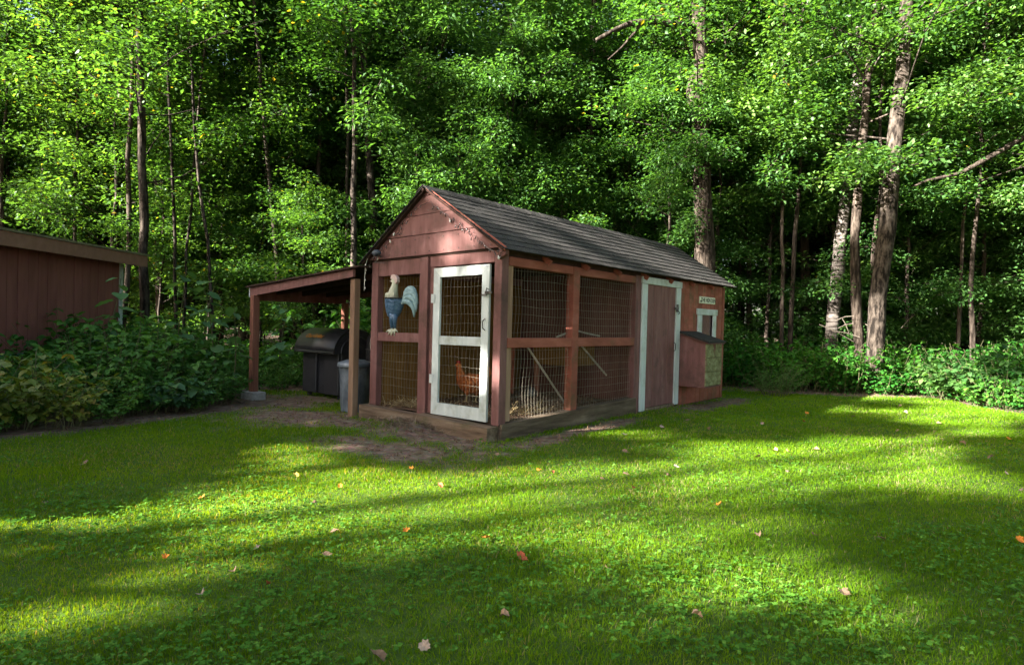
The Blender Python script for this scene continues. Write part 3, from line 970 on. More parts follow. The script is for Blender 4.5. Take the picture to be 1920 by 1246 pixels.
cb = MB(); cb.obox((0, 0, 0.035), (0.17, 0.11, 0.075), None, 0.008)
o = cb.build('concrete_block', M['concrete']); o.location = p; o.rotation_euler = (0, 0, -YAW)
tag(o, 'grey concrete block under the left post of the lean-to', 'block')

# ------------------------------------------------------------------ things on and in the coop
def coop_obj(b, name, mat, label, cat):
    """a shape given in coop coordinates, as a thing of its own"""
    o = b.build(name, mat); o.location = COOP_O; o.rotation_euler = (0, 0, -YAW)
    return tag(o, label, cat)


def coop_empty(name, loc, label, cat, rz=0.0):
    p_ = from_coop(*loc)
    return empty(name, p_, -YAW + rz, label, cat)


# name sign
sg = coop_empty('sign', (0.006, 5.40, 1.705), 'small cream sign reading THE HEN DEN on the red wall', 'sign', math.pi / 2)
b = MB(); b.box(-0.33, 0.33, -0.018, 0, -0.055, 0.058); b.build('board', M['sign'], sg)
tm = text_mesh('THE HEN DEN', 0.098, M['ink'], offset=0.0015)
o = link('lettering', tm, None, sg); o.location = (0.035, -0.0195, 0.0); o.rotation_euler = (R(90), 0, 0)
b = MB(); b.box(-0.315, -0.285, -0.0202, -0.0175, -0.025, -0.008, ch=0.0005); b.box(-0.30, -0.26, -0.0206, -0.0172, -0.04, -0.03, ch=0.0005); b.box(-0.275, -0.262, -0.021, -0.0172, -0.03, 0.0, ch=0.0005); b.build('ornament', M['ink'], sg)

# spotlight
sl = coop_empty('spotlight', (-1.93, -0.045, 2.045), 'small dark slate spotlight on the left end of the gable', 'lamp')
b = MB(); b.tube([(0, 0, -0.03), (0, -0.05, -0.01), (0, -0.07, 0.0)], 0.012); b.build('bracket', M['metal'], sl)
b = MB(); b.smooth = True; b.ball((0.0, -0.07, 0.01), (0.075, 0.045, 0.042), 12, 8); b.build('head', M['lamp'], sl)
b = MB(); b.tube([(-0.02, -0.04, -0.03), (-0.06, -0.03, -0.09), (-0.10, -0.025, -0.10), (0.09, -0.02, -0.105)], 0.004); b.build('cable', M['metal'], sl)

# string lights
st = coop_empty('string_lights', (0, 0, 0), 'string of small dark bulbs looped under the gable edges', 'string lights')
path = []
def rk(s, d, dz):
    x = PX + s * (1.165 * d); z = 2.775 - 0.79 * d - dz
    return Vector(warp(x, -0.062, z))
for k in range(27):
    d = 0.97 - k * 0.034
    path.append(rk(-1, d, 0.10 + 0.035 * math.sin(k * 1.3)))
for k in range(33):
    d = 0.07 + k * 0.0275
    path.append(rk(1, d, 0.11 + 0.045 * math.sin(k * 0.9) ** 2 + 0.02 * math.sin(k * 2.1)))
path += [Vector((0.03, -0.09, 2.0)), Vector((0.06, -0.10, 1.96)), Vector((0.03, -0.10, 1.93)), Vector((0.08, -0.08, 1.99))]
b = MB(); b.tube(path, 0.0028, 4); b.build('cord', M['bulb'], st)
drop = [Vector((-2.14, -0.09, 2.0)), Vector((-2.19, -0.08, 1.9)), Vector((-2.2, -0.08, 1.7)), Vector((-2.205, -0.08, 1.6))]
b = MB(); b.tube(drop, 0.0035, 4); b.build('cord', M['bulbwhite'], st)
bb = MB(); bb.smooth = True; bb.ball((0, 0, -0.022), (0.009, 0.009, 0.017), 7, 5); bb.tube([(0, 0, -0.008), (0, 0, 0.004)], 0.007, 6)
bm_dark = bb.mesh('bulb', M['bulb'])
bb = MB(); bb.smooth = True; bb.ball((0, 0, -0.02), (0.013, 0.013, 0.02), 7, 5); bb.tube([(0, 0, -0.005), (0, 0, 0.008)], 0.007, 6)
bm_white = bb.mesh('bulb', M['bulbwhite'])
for k, q in enumerate(path):
    if k % 2 == 0 or random.random() < 0.35:
        o = link('bulb', bm_white if k % 11 == 3 or k > 61 or (k < 16 and k % 6 == 0) else bm_dark, None, st)
        o.location = q; o.rotation_euler = (random.uniform(-.5, .5), random.uniform(-.5, .5), 0)
        o.scale = (0.85, 0.85, 0.95)
for z in (1.93, 1.83, 1.74, 1.64):
    o = link('bulb', bm_white, None, st); o.location = (-2.18, -0.085, z); o.scale = (0.55, 0.55, 0.55)

# rooster planter hung on the wire
rp = coop_empty('rooster_planter', (-1.66, 0.055, 1.08), 'painted metal rooster wall planter with blue bowl body hung on the wire', 'planter')
# half bowl
b = MB(); b.smooth = True
vs, fs = [], []
prof = [(0.19, 0.44), (0.183, 0.40), (0.168, 0.34), (0.14, 0.27), (0.10, 0.215), (0.05, 0.19)]
for i, (r_, z_) in enumerate(prof):
    cx = -0.075 - 0.012 * i
    for j in range(13):
        t = math.pi * j / 12
        vs.append((cx - r_ * math.cos(t), -0.01 - 0.62 * r_ * math.sin(t), z_))
for i in range(len(prof) - 1):
    for j in range(12):
        fs.append((i * 13 + j, i * 13 + j + 1, (i + 1) * 13 + j + 1, (i + 1) * 13 + j))
fs.append([i * 13 for i in range(len(prof))] + [i * 13 + 12 for i in range(len(prof) - 1, -1, -1)])
fs.append([(len(prof) - 1) * 13 + j for j in range(13)])
b.add(vs, fs); b.build('bowl', M['blue'], rp)
b = MB(); b.smooth = True
b.tube([(-0.075 - 0.192 * math.cos(math.pi * j / 12), -0.01 - 0.12 * math.sin(math.pi * j / 12), 0.443) for j in range(13)], 0.009, 6); b.build('rim', M['ink'], rp)
b = MB()                                             # overlapping feather ridges on the bowl
for i in range(5):
    z_ = 0.405 - i * 0.045; r_ = 0.186 - i * 0.02
    b.tube([(-0.08 - 0.01 * i - r_ * math.cos(t), -0.012 - 0.64 * r_ * math.sin(t), z_ + 0.012 * math.sin(9 * t)) for t in np.linspace(0.9, 2.9, 12)], 0.0055, 5)
b.build('feather_ridge', M['blue'], rp)
b = MB(); b.smooth = True
b.tube([(-0.12, -0.04, 0.43), (-0.10, -0.045, 0.53), (-0.075, -0.045, 0.60), (-0.065, -0.045, 0.655), (-0.068, -0.045, 0.70)], [0.085, 0.062, 0.044, 0.04, 0.012], 10)
b.ball((-0.068, -0.05, 0.665), (0.06, 0.038, 0.048), 10, 7); b.build('neck', M['cream'], rp)
b = MB()
for i in range(7):
    x = -0.20 + i * 0.026
    b.prism([(x, -0.105, 0.52 - 0.008 * abs(i - 3)), (x + 0.03, -0.105, 0.52), (x + 0.018, -0.11, 0.435)], (0, 0, 0), (0, 0.006, 0))
b.build('hackle', M['cream'], rp)
b = MB(); b.prism([(-0.12, -0.05, 0.69), (-0.105, -0.05, 0.735), (-0.07, -0.05, 0.745), (-0.03, -0.05, 0.738), (0.012, -0.05, 0.70), (0.015, -0.05, 0.65), (-0.02, -0.05, 0.625), (-0.04, -0.05, 0.68)], (0, -0.036, 0), (0, 0.012, 0)); b.build('comb', M['pink'], rp)
b = MB(); b.prism([(-0.115, -0.05, 0.68), (-0.165, -0.05, 0.66), (-0.115, -0.05, 0.652)], (0, -0.01, 0), (0, 0.012, 0)); b.build('beak', M['pink'], rp)
for k, (ang, ln, bend) in enumerate([(84, 0.26, -2.7), (74, 0.31, -3.0), (62, 0.34, -3.1), (45, 0.33, -2.8), (22, 0.30, -2.3)]):
    b = MB(); b.smooth = True                         # curved tail feathers
    pts, rad = [], []
    a = R(ang); p_ = Vector((0.105, -0.02 - 0.012 * k, 0.44 - 0.015 * k))
    for s_ in range(9):
        f_ = s_ / 8
        pts.append(p_.copy()); rad.append(0.034 * math.sin(math.pi * min(f_ * 0.8 + 0.16, 1)) + 0.004)
        p_ = p_ + Vector((math.cos(a + bend * f_), 0, math.sin(a + bend * f_))) * ln / 6.5
    b.tube(pts, rad, 8); b.build('tail_feather', M['teal'], rp)
for s_, x in ((0, -0.12), (1, -0.055)):
    b = MB(); b.smooth = True
    b.tube([(-0.08 + s_ * 0.02, -0.05, 0.24), (x, -0.05, 0.16), (x + 0.01, -0.05, 0.06)], [0.055, 0.03, 0.017], 8)
    b.build('thigh' , M['blue'], rp)
    b = MB(); b.smooth = True
    b.tube([(x + 0.005, -0.05, 0.12), (x + 0.012, -0.05, 0.03)], 0.017, 7)
    for dx_, dz_ in ((-0.10, -0.01), (-0.06, -0.045), (0.0, -0.055), (0.07, -0.005)):
        b.tube([(x + 0.012, -0.052, 0.04), (x + 0.012 + dx_ * 0.6, -0.06, 0.035 + dz_ * 0.5), (x + 0.012 + dx_, -0.062, 0.02 + dz_)], [0.015, 0.011, 0.005], 6)
    b.build('foot', M['cream'], rp)
rp.scale = (0.92, 0.92, 0.96)
b = MB(); b.beam((-0.02, 0.03, 0.40), (-0.02, 0.034, 0.46), 0.03, 0.012); b.build('hook', M['metal'], rp)

# run floor, chips, straw
def run_floor_z(x, y):
    return 0.13 + 0.05 * fbm(x * 2, y * 2, 5) + 0.05 * np.exp(-((x + 0.9) ** 2 + (y - 0.5) ** 2) / 0.5)


xs = np.linspace(-2.05, -0.1, 26); ys = np.linspace(-0.015, 2.95, 34)
X, Y = np.meshgrid(xs, ys)
me = tri_mesh('run_floor', np.stack([X.ravel(), Y.ravel(), run_floor_z(X, Y).ravel()], 1),
              (lambda i: np.stack([i, i + 1, i + 27, i + 26], 1))((np.arange(33)[:, None] * 26 + np.arange(25)[None]).ravel()), smooth=True)
me.materials.append(surf('run_litter', [(0.3, (0.05, 0.03, 0.02)), (0.5, (0.13, 0.08, 0.05)), (0.72, (0.26, 0.17, 0.11))], scale=(22, 22, 22), rough=0.95, bump=0.8))
tag(link('run_floor', me, None, coop), kind='structure')


def chips(name, x, y, zf, mat, lo, hi, w, g, parent=None, tilt=0.5, kind='stuff', lift=0.012):
    n = len(x)
    L = g.uniform(lo, hi, n)
    az = g.uniform(0, 2 * np.pi, n)
    th = g.normal(0, tilt, n)
    D = np.stack([np.cos(az) * np.cos(th), np.sin(az) * np.cos(th), np.sin(th)], 1)
    S = np.stack([-np.sin(az), np.cos(az), np.zeros(n)], 1)
    U = np.cross(D, S) * -1
    P = np.stack([x, y, zf + lift + np.abs(np.sin(th)) * L * 0.4], 1)
    ww = (w * g.uniform(0.6, 1.4, n))[:, None]
    hd = D * (L / 2)[:, None]
    V = np.stack([P - hd - S * ww, P + hd - S * ww * 0.7, P + hd + S * ww * 0.7, P - hd + S * ww, P + U * ww * 1.1], 1)
    F = (np.arange(n)[:, None, None] * 5 + np.array([(0, 1, 4), (1, 2, 4), (2, 3, 4), (3, 0, 4)])[None]).reshape(-1, 3)
    me = tri_mesh(name, V.reshape(-1, 3), F)
    me.materials.append(mat)
    return tag(link(name, me, None, parent), kind=kind)


CHIP = surf('wood_chip', [(0.3, (0.10, 0.055, 0.033)), (0.55, (0.20, 0.12, 0.075)), (0.75, (0.36, 0.25, 0.17))], scale=(9, 9, 9), rough=0.9, bump=0)
g_ = np.random.default_rng(3)
x = g_.uniform(-2.03, -0.12, 2600); y = g_.uniform(0.0, 2.92, 2600)
chips('wood_chips', x, y, run_floor_z(x, y), CHIP, 0.02, 0.06, 0.006, g_, coop)
x = np.concatenate([g_.normal(-0.72, 0.22, 330), g_.normal(-1.5, 0.25, 260), g_.normal(-0.25, 0.13, 170)])
y = np.concatenate([g_.normal(0.12, 0.08, 330), g_.normal(0.12, 0.08, 260), g_.normal(0.75, 0.3, 170)])
k = (x > -2.0) & (x < -0.1) & (y > 0.01)
chips('straw', x[k], y[k], run_floor_z(x[k], y[k]) + g_.uniform(0, 0.05, k.sum()), M['straw'], 0.08, 0.2, 0.0028, g_, coop, tilt=0.3)
# grass tuft on the run floor
# perches
for (p0, p1, lab) in (((-0.45, 1.05, 0.95), (-0.2, 1.55, 0.22), 'thin bare pole leaning down to the litter behind the side wire'),
                      ((-0.35, 1.75, 1.18), (-0.22, 2.55, 0.55), 'thin bare pole slanting behind the right wire panel below the rail'),
                      ((-0.3, 1.45, 1.08), (-0.35, 1.85, 1.18), 'short thin pole rising to the peak behind the right wire panel'),
                      ((-0.35, 1.85, 1.18), (-0.35, 2.55, 1.09), 'thin pole sloping gently down right from the peak behind the wire')):
    b = MB(); b.tube([p0, ((p0[0] + p1[0]) / 2 + 0.01, (p0[1] + p1[1]) / 2, (p0[2] + p1[2]) / 2 - 0.01), p1], 0.013, 6)
    coop_obj(b, 'roost_pole', M['stick'], lab, 'perch')
fd = coop_empty('feed_box', (-1.0, 2.55, 0.6), 'tan wooden box mounted on the rear wall inside the run', 'box')
b = MB(); b.box(-0.35, 0.35, -0.2, 0.38, 0.05, 0.33); b.build('box_body', M['ochre'], fd)
b = MB(); b.box(-0.38, 0.38, -0.23, 0.38, 0.335, 0.36); b.build('box_top', redw, fd)
for x in (-0.32, 0.32):
    b = MB(); b.box(x - 0.03, x + 0.03, -0.17, -0.11, -0.45, 0.047); b.build('leg', M['redpost'], fd)
wt = coop_empty('water_can', (-1.35, 2.3, 0.16), 'small grey water can standing on the run floor', 'can')
b = MB(); b.smooth = True; b.lathe([(0.07, 0), (0.075, 0.01), (0.075, 0.11), (0.055, 0.14), (0.025, 0.15)], sides=16); b.build('can_body', M['metal'], wt)
b = MB(); b.tube([(0.075, 0, 0.10), (0.115, 0, 0.095), (0.115, 0, 0.045), (0.075, 0, 0.035)], 0.007); b.build('handle', M['metal'], wt)

# hen behind the screen door
hen = coop_empty('hen', (-1.30, 0.95, 0.20), 'russet brown hen standing in profile behind the white screen door', 'hen')
b = MB(); b.smooth = True
spine = [(0.30, 0.38, 0.010), (0.265, 0.37, 0.032), (0.22, 0.33, 0.062), (0.16, 0.285, 0.095), (0.08, 0.25, 0.122), (0.0, 0.24, 0.130), (-0.08, 0.25, 0.120),
         (-0.14, 0.285, 0.098), (-0.175, 0.335, 0.072), (-0.19, 0.39, 0.050), (-0.20, 0.43, 0.040), (-0.215, 0.462, 0.041), (-0.235, 0.475, 0.030), (-0.262, 0.47, 0.012), (-0.285, 0.463, 0.003)]
vs, fs = [], []
ns = 14
for i, (x, z, r_) in enumerate(spine):
    a = Vector((spine[min(i + 1, len(spine) - 1)][0] - spine[max(i - 1, 0)][0], 0, spine[min(i + 1, len(spine) - 1)][1] - spine[max(i - 1, 0)][1])).normalized()
    up = Vector((-a.z, 0, a.x)); up = -up
    for j in range(ns):
        t = 2 * math.pi * j / ns
        q = Vector((x, 0, z)) + up * (r_ * math.cos(t) * (1.05 if i < 9 else 1)) + Vector((0, 1, 0)) * (r_ * 0.78 * math.sin(t))
        q += Vector((random.uniform(-1, 1), random.uniform(-1, 1), random.uniform(-1, 1))) * 0.003
        vs.append(q)
for i in range(len(spine) - 1):
    for j in range(ns):
        fs.append((i * ns + j, i * ns + (j + 1) % ns, (i + 1) * ns + (j + 1) % ns, (i + 1) * ns + j))
fs.append(list(range(ns))); fs.append([(len(spine) - 1) * ns + j for j in range(ns)][::-1])
b.add(vs, fs)
hb = b.build('body', M['hen'], hen)
for s_ in (-1, 1):
    b = MB(); b.smooth = True
    b.ball((0.03, s_ * 0.096, 0.25), (0.125, 0.022, 0.07), 12, 8); b.build('wing', M['hen'], hen)
    b = MB(); b.smooth = True
    x0 = 0.02 + s_ * 0.04
    b.tube([(x0, s_ * 0.045, 0.17), (x0 + 0.01, s_ * 0.045, 0.12), (x0 + 0.015, s_ * 0.045, 0.085)], [0.045, 0.028, 0.012], 8); b.build('thigh', M['hen'], hen)
    b = MB()
    b.tube([(x0 + 0.012, s_ * 0.045, 0.10), (x0, s_ * 0.045, 0.01)], 0.0085, 6)
    for dx_, dy_ in ((-0.06, 0), (-0.045, 0.03), (-0.045, -0.03), (0.035, 0)):
        b.tube([(x0, s_ * 0.045, 0.012), (x0 + dx_, s_ * 0.045 + dy_, 0.004)], [0.008, 0.004], 5)
    b.build('leg', M['henleg'], hen)
for k in range(5):
    b = MB(); b.smooth = True
    b.tube([(0.22, (k - 2) * 0.012, 0.32), (0.30, (k - 2) * 0.022, 0.40 + 0.02 * (2 - abs(k - 2))), (0.33 - 0.01 * k, (k - 2) * 0.026, 0.45 + 0.02 * (2 - abs(k - 2)))], [0.03, 0.028, 0.006], 6)
    b.build('tail_feather', M['hen'], hen)
b = MB(); b.prism([(-0.25, 0, 0.49), (-0.245, 0, 0.525), (-0.23, 0, 0.508), (-0.22, 0, 0.532), (-0.207, 0, 0.51), (-0.195, 0, 0.525), (-0.19, 0, 0.49)], (0, -0.006, 0), (0, 0.006, 0)); b.build('comb', M['henred'], hen)
b = MB(); b.smooth = True; b.ball((-0.245, 0, 0.435), (0.014, 0.014, 0.024), 8, 6); b.build('wattle', M['henred'], hen)
for s_ in (-1, 1):
    b = MB(); b.ball((-0.235, s_ * 0.028, 0.478), 0.006, 6, 4); b.build('eye', M['ink'], hen)

# ------------------------------------------------------------------ under the lean-to
gr = coop_empty('barbecue_grill', (-4.30, 0.98, 0.0), 'black barrel lidded barbecue grill with orange lettering under the lean-to', 'grill')
gw = 0.50
b = MB(); b.box(-gw, gw, -0.22, 0.32, 0.05, 0.76, ch=0.012); b.build('cabinet', M['black'], gr)
for x in (-0.31, 0.30):
    b = MB(); b.box(x - 0.19, x + 0.19, -0.275, -0.222, 0.06, 0.75, ch=0.016); b.build('door_panel', M['blacklid'], gr)
b = MB(); b.smooth = True
prof = []
for k in range(15):
    t = math.pi * (0.02 + 0.80 * k / 14)
    prof.append((0.03 - 0.42 * math.cos(t), 0.735 + 0.36 * math.sin(t)))
vs, fs = [], []
for x in (-gw - 0.05, gw + 0.05):
    for (y, z) in prof:
        vs.append((x, y, z))
n_ = len(prof)
for k in range(n_ - 1):
    fs.append((k, k + 1, n_ + k + 1, n_ + k))
o = b.add(vs, fs)
lid = b.build('lid', M['blacklid'], gr)
sm = lid.modifiers.new('thickness', 'SOLIDIFY'); sm.thickness = 0.02
for x in (-gw - 0.035, gw + 0.035):
    b = MB(); b.prism([(x, 0.45, 0.72)] + [(x, y, z - 0.012) for (y, z) in prof][::-1] + [(x, -0.37, 0.72)], (-0.012, 0, 0), (0.012, 0, 0)); b.build('lid_end', M['black'], gr)
    b = MB(); b.tube([(x + (0.02 if x > 0 else -0.02), 0.03 - 0.30 * math.cos(t), 0.735 + 0.25 * math.sin(t)) for t in np.linspace(0.0, math.pi * 0.9, 14)], 0.014, 6); b.build('end_arch', M['blacklid'], gr)
b = MB(); b.tube([(-gw - 0.05, -0.395, 0.735), (gw + 0.05, -0.395, 0.735)], 0.022, 8); b.build('lid_rim', M['blacklid'], gr)
tx = text_mesh('CharGriller', 0.105, M['orange'], shear=0.25, offset=0.002)
o = link('lettering', tx, None, gr)
o.location = (-0.08, -0.335, 0.985); o.rotation_euler = (R(47), 0, 0)
for x in (-0.42, 0.42):
    for y in (-0.18, 0.28):
        b = MB(); b.box(x - 0.03, x + 0.03, y - 0.03, y + 0.03, -0.02, 0.05); b.build('leg', M['black'], gr)
gr.scale = (0.96, 0.96, 0.97)
sb = coop_empty('barrel_smoker', (-3.35, 1.25, 0.0), 'black rounded barrel smoker half hidden behind the galvanised can', 'smoker')
b = MB(); b.smooth = True; b.lathe([(0.26, 0.0), (0.30, 0.02), (0.31, 0.75), (0.30, 0.95), (0.24, 1.07), (0.12, 1.13), (0.03, 1.14)], sides=22); b.build('barrel', M['black'], sb)
b = MB(); b.tube([(-0.1, -0.2, 1.10), (-0.08, -0.24, 1.13), (0.08, -0.24, 1.13), (0.1, -0.2, 1.10)], 0.012); b.build('handle', M['black'], sb)
b = MB(); b.tube([(0.31 * math.cos(t), 0.31 * math.sin(t), 0.78) for t in np.linspace(0, 2 * math.pi, 25)], 0.012, 6); b.build('band', M['metal'], sb)
cv = MB(); cv.smooth = True                           # canvas bag hanging
vs, fs = [], []
for i in range(8):
    f_ = i / 7
    for j in range(12):
        t = 2 * math.pi * j / 12
        r_ = 0.10 * (0.35 + 0.75 * math.sin(math.pi * (0.12 + 0.68 * f_))) * (1 + 0.09 * math.sin(5 * t + f_ * 3))
        vs.append((r_ * math.cos(t), r_ * 0.55 * math.sin(t), 0.34 - 0.34 * f_))
for i in range(7):
    for j in range(12):
        fs.append((i * 12 + j, i * 12 + (j + 1) % 12, (i + 1) * 12 + (j + 1) % 12, (i + 1) * 12 + j))
fs.append(list(range(12))); fs.append([7 * 12 + j for j in range(12)][::-1])
cv.add(vs, fs)
cv.tube([(0, 0, 0.34), (0, 0.02, 0.9)], 0.006, 5)
o = cv.build('canvas_bag', M['canvas']); o.location = from_coop(-3.02, 0.78, 0.74); o.rotation_euler = (0, 0, -YAW)
tag(o, 'pale grey canvas bag hanging by a cord under the lean-to', 'bag')
tcn = coop_empty('trash_can', (-2.72, 0.20, 0.0), 'dented galvanised metal trash can with lid behind the tan post', 'trash can')
b = MB(); b.smooth = True
vs, fs = [], []
prof = [(0.175, 0), (0.182, 0.012), (0.176, 0.03), (0.186, 0.1), (0.196, 0.3), (0.206, 0.5), (0.212, 0.59), (0.217, 0.6), (0.212, 0.62)]
for i, (r_, z) in enumerate(prof):
    for j in range(48):
        t = 2 * math.pi * j / 48
        rr = r_ + (0.0045 if (j % 4 < 2 and 3 <= i <= 6) else 0) - 0.008 * max(0, math.sin(3 * t + z * 5)) * (0.5 if 2 < i < 7 else 0)
        vs.append((rr * math.cos(t), rr * math.sin(t), z))
for i in range(len(prof) - 1):
    for j in range(48):
        fs.append((i * 48 + j, i * 48 + (j + 1) % 48, (i + 1) * 48 + (j + 1) % 48, (i + 1) * 48 + j))
fs.append(list(range(48))[::-1])
b.add(vs, fs); b.build('can_body', M['galv'], tcn)
b = MB(); b.smooth = True; b.lathe([(0.232, 0.595), (0.236, 0.605), (0.234, 0.645), (0.225, 0.655), (0.12, 0.69), (0.02, 0.70)], sides=36); b.build('lid', M['galv'], tcn)
b = MB(); b.tube([(-0.07, 0, 0.69), (-0.05, 0, 0.73), (0.05, 0, 0.73), (0.07, 0, 0.69)], 0.008); b.build('handle', M['galv'], tcn)

# ------------------------------------------------------------------ shed on the left
shed = empty('shed', (-7.4, 12.0, 0), 0, 'low dark brown board shed with overhanging eave behind the bushes at left', 'shed')
def sp(name, mat, *bx, ch=0.004):
    b = MB()
    for q in bx: b.box(*q, ch=ch)
    return b.build(name, mat, shed)
SLEN = 10.2
yy = 0.0; i = 0
while yy > -SLEN:
    w = 0.205
    sp('wall_plank', M['shed'], (-0.03, 0.0 + (i % 3) * 0.003, yy - w + 0.006, yy - 0.006, 0.35, 2.2))
    yy -= w; i += 1
sp('wall_backing', M['dark'], (-0.06, -0.031, -SLEN, 0, 0.0, 2.2))
sp('skirting', M['dark'], (-0.03, 0.012, -SLEN, 0.0, 0.0, 0.345))
sp('corner_trim', white, (-0.06, 0.022, 0.002, 0.09, 0.1, 2.16))
sp('end_wall', M['shed'], (-5.0, -0.061, -0.06, 0.0, 0.0, 2.2))
sp('end_wall', M['shed'], (-5.0, -0.061, -SLEN, -SLEN + 0.05, 0.0, 2.2))
sp('fascia', M['shedtrim'], (0.28, 0.31, -SLEN - 0.2, 0.38, 2.13, 2.335))
sp('soffit', M['dark'], (-0.06, 0.278, -SLEN - 0.18, 0.36, 2.20, 2.22))
b = MB(); b.prism([(0.33, -SLEN - 0.25, 2.342), (-2.6, -SLEN - 0.25, 2.60), (-2.6, 0.42, 2.60), (0.33, 0.42, 2.342)], (0, 0, 0), (0, 0, 0.035)); b.build('roof_slope', M['shedroof'], shed)
b = MB(); b.prism([(-2.6, -SLEN - 0.25, 2.60), (-5.3, -SLEN - 0.25, 2.36), (-5.3, 0.42, 2.36), (-2.6, 0.42, 2.60)], (0, 0, 0), (0, 0, 0.035)); b.build('roof_slope', M['shedroof'], shed)
b = MB(); b.prism([(-5.0, 0, 2.2), (-0.06, 0, 2.2), (-2.6, 0, 2.57)], (0, -0.05, 0), (0, 0.0, 0)); b.prism([(-5.0, -SLEN, 2.2), (-0.06, -SLEN, 2.2), (-2.6, -SLEN, 2.57)], (0, 0.0, 0), (0, 0.05, 0)); b.build('gable', M['shed'], shed)
rl = empty('green_rail', (-7.28, 9.0, 0.55), 0, 'green painted metal rail low along the brown shed wall', 'rail')
b = MB(); b.smooth = True; b.tube([(0, -1.5, 0), (0, 0.0, 0.01), (0, 0.75, 0.03)], 0.03, 8); b.build('bar', M['green'], rl)
for y in (-0.9, 0.2):
    b = MB(); b.tube([(0, y, -0.02), (0, y, -0.55)], 0.018, 6); b.build('post', M['canvas'], rl)

# ------------------------------------------------------------------ trees
def limb_curve(p0, d0, length, seg, g, up=0.12, wob=0.12):
    pts = [np.array(p0, float)]
    d = np.array(d0, float); d /= np.linalg.norm(d)
    for i in range(seg):
        d = d + np.array([g.normal(0, wob), g.normal(0, wob), g.normal(0, wob) + up / seg])
        d /= np.linalg.norm(d)
        pts.append(pts[-1] + d * length / seg)
    return pts


def spray_leaves(g, centres, n_per, rad, flat, size, droop=0.0):
    c = np.repeat(np.asarray(centres, float), n_per, 0)
    n = len(c)
    u = g.normal(0, 1, (n, 3)); u /= np.linalg.norm(u, axis=1)[:, None]
    r = g.uniform(0, 1, n) ** 0.45
    off = u * r[:, None] * rad
    off[:, 2] *= flat
    off[:, 2] -= droop * (off[:, 0] ** 2 + off[:, 1] ** 2) / rad
    P = c + off
    Nn = rand_normals(g, n, 0.55)
    T = off / (np.linalg.norm(off, axis=1)[:, None] + 1e-6) + rand_dirs(g, n) * 0.9
    T[:, 2] -= 0.35
    cl = np.repeat(g.uniform(-0.22, 0.22, len(centres)), n_per)
    val = np.clip(g.normal(0.5, 0.2, n) + cl, 0, 0.95)
    val[g.uniform(0, 1, n) < 0.008] = 1.0
    return P, Nn, T, size * g.uniform(0.65, 1.3, n), val


def make_tree(seed, H, r0, base, crad, nlimb, leaf, n_per=70, lean=(0, 0), srad=0.5, flat=0.35, shape='kite', tip=0.18, droop=0.2, wid=0.33, path=None, gaps=None, per_limb=4):
    """trunk-and-limb mesh and crown mesh, base at the origin"""
    g = np.random.default_rng(seed)
    tb = MB(); tb.smooth = True
    k = 14
    if path is None:
        pts = [np.array([lean[0] * (i / k) * H + g.normal(0, 0.03) * (i > 0), lean[1] * (i / k) * H + g.normal(0, 0.03) * (i > 0), H * i / k]) for i in range(k + 1)]
    else:
        pts = path
        k = len(pts) - 1
    zs = np.array([p[2] for p in pts])
    rad = [r0 * (1 - (1 - tip) * (z / H) ** 0.9) * (1.25 if i == 0 else 1) for i, z in enumerate(zs)]
    tb.tube(pts, rad, 12)
    tb.v[:] = [tuple(Vector(p) + Vector((g.normal(0, 1), g.normal(0, 1), 0)) * r0 * 0.06) for p in tb.v]
    cents = []
    for i in range(nlimb):
        f = (i + 0.5) / nlimb
        z = base + (H * 0.97 - base) * f ** 0.9
        j = int(np.clip(np.searchsorted(zs, z) - 1, 0, k - 1))
        t = (z - zs[j]) / (zs[j + 1] - zs[j] + 1e-6)
        p0 = pts[j] * (1 - t) + pts[j + 1] * t
        az = i * 2.39996 + g.normal(0, 0.4)
        prof = math.sin(math.pi * (0.16 + 0.80 * f)) ** 0.8
        L = crad * (0.55 + 0.5 * prof) * g.uniform(0.65, 1.15)
        el = 0.25 + 0.8 * f + g.normal(0, 0.15)
        lp = limb_curve(p0, (math.cos(az) * math.cos(el), math.sin(az) * math.cos(el), math.sin(el)), L, 5, g)
        rr = max(min(r0 * 0.2, 0.024) * (1 - 0.6 * f), 0.008)
        tb.tube(lp, list(np.linspace(rr, 0.006, 6)), 5, cap=False)
        cents.append(lp[-1])
        for q in range(per_limb):
            fr = g.uniform(0.35, 1.0)
            ii = min(int(fr * 5), 4)
            s = lp[ii] * (1 - (fr * 5 - ii)) + lp[ii + 1] * (fr * 5 - ii) if fr < 1 else lp[-1]
            a2 = az + g.choice([-1, 1]) * g.uniform(0.4, 1.4)
            sub = limb_curve(s, (math.cos(a2), math.sin(a2), g.uniform(-0.1, 0.5)), L * g.uniform(0.2, 0.45), 3, g)
            tb.tube(sub, [0.010, 0.008, 0.006, 0.004], 4, cap=False)
            cents.append(sub[-1])
            if g.uniform() < 0.6:
                cents.append(sub[1])
    cents = np.array(cents)
    if gaps is not None:
        cents = cents[gaps(cents)]
    P, Nn, T, S, val = spray_leaves(g, cents, n_per, srad, flat, leaf, droop)
    return tb, leaf_cloud('crown', P, Nn, T, S, val, shape, wid)


def tree_obj(name, tb, crown, loc, rz, bark, lmat, label, group=None, cat='tree'):
    t = empty(name, loc, rz, label, cat, group)
    tb.build('trunk', bark, t)
    o = link('crown', crown, lmat, t)
    o['kind'] = 'stuff'
    return t


def copy_thing(src, loc, rz, sc, label=None, group=None):
    c = src.copy(); col.objects.link(c)
    c.location = loc; c.rotation_euler = (0, 0, rz); c.scale = sc
    if label: c['label'] = label
    if group: c['group'] = group
    for ch in src.children:
        d = ch.copy(); col.objects.link(d); d.parent = c
    return c


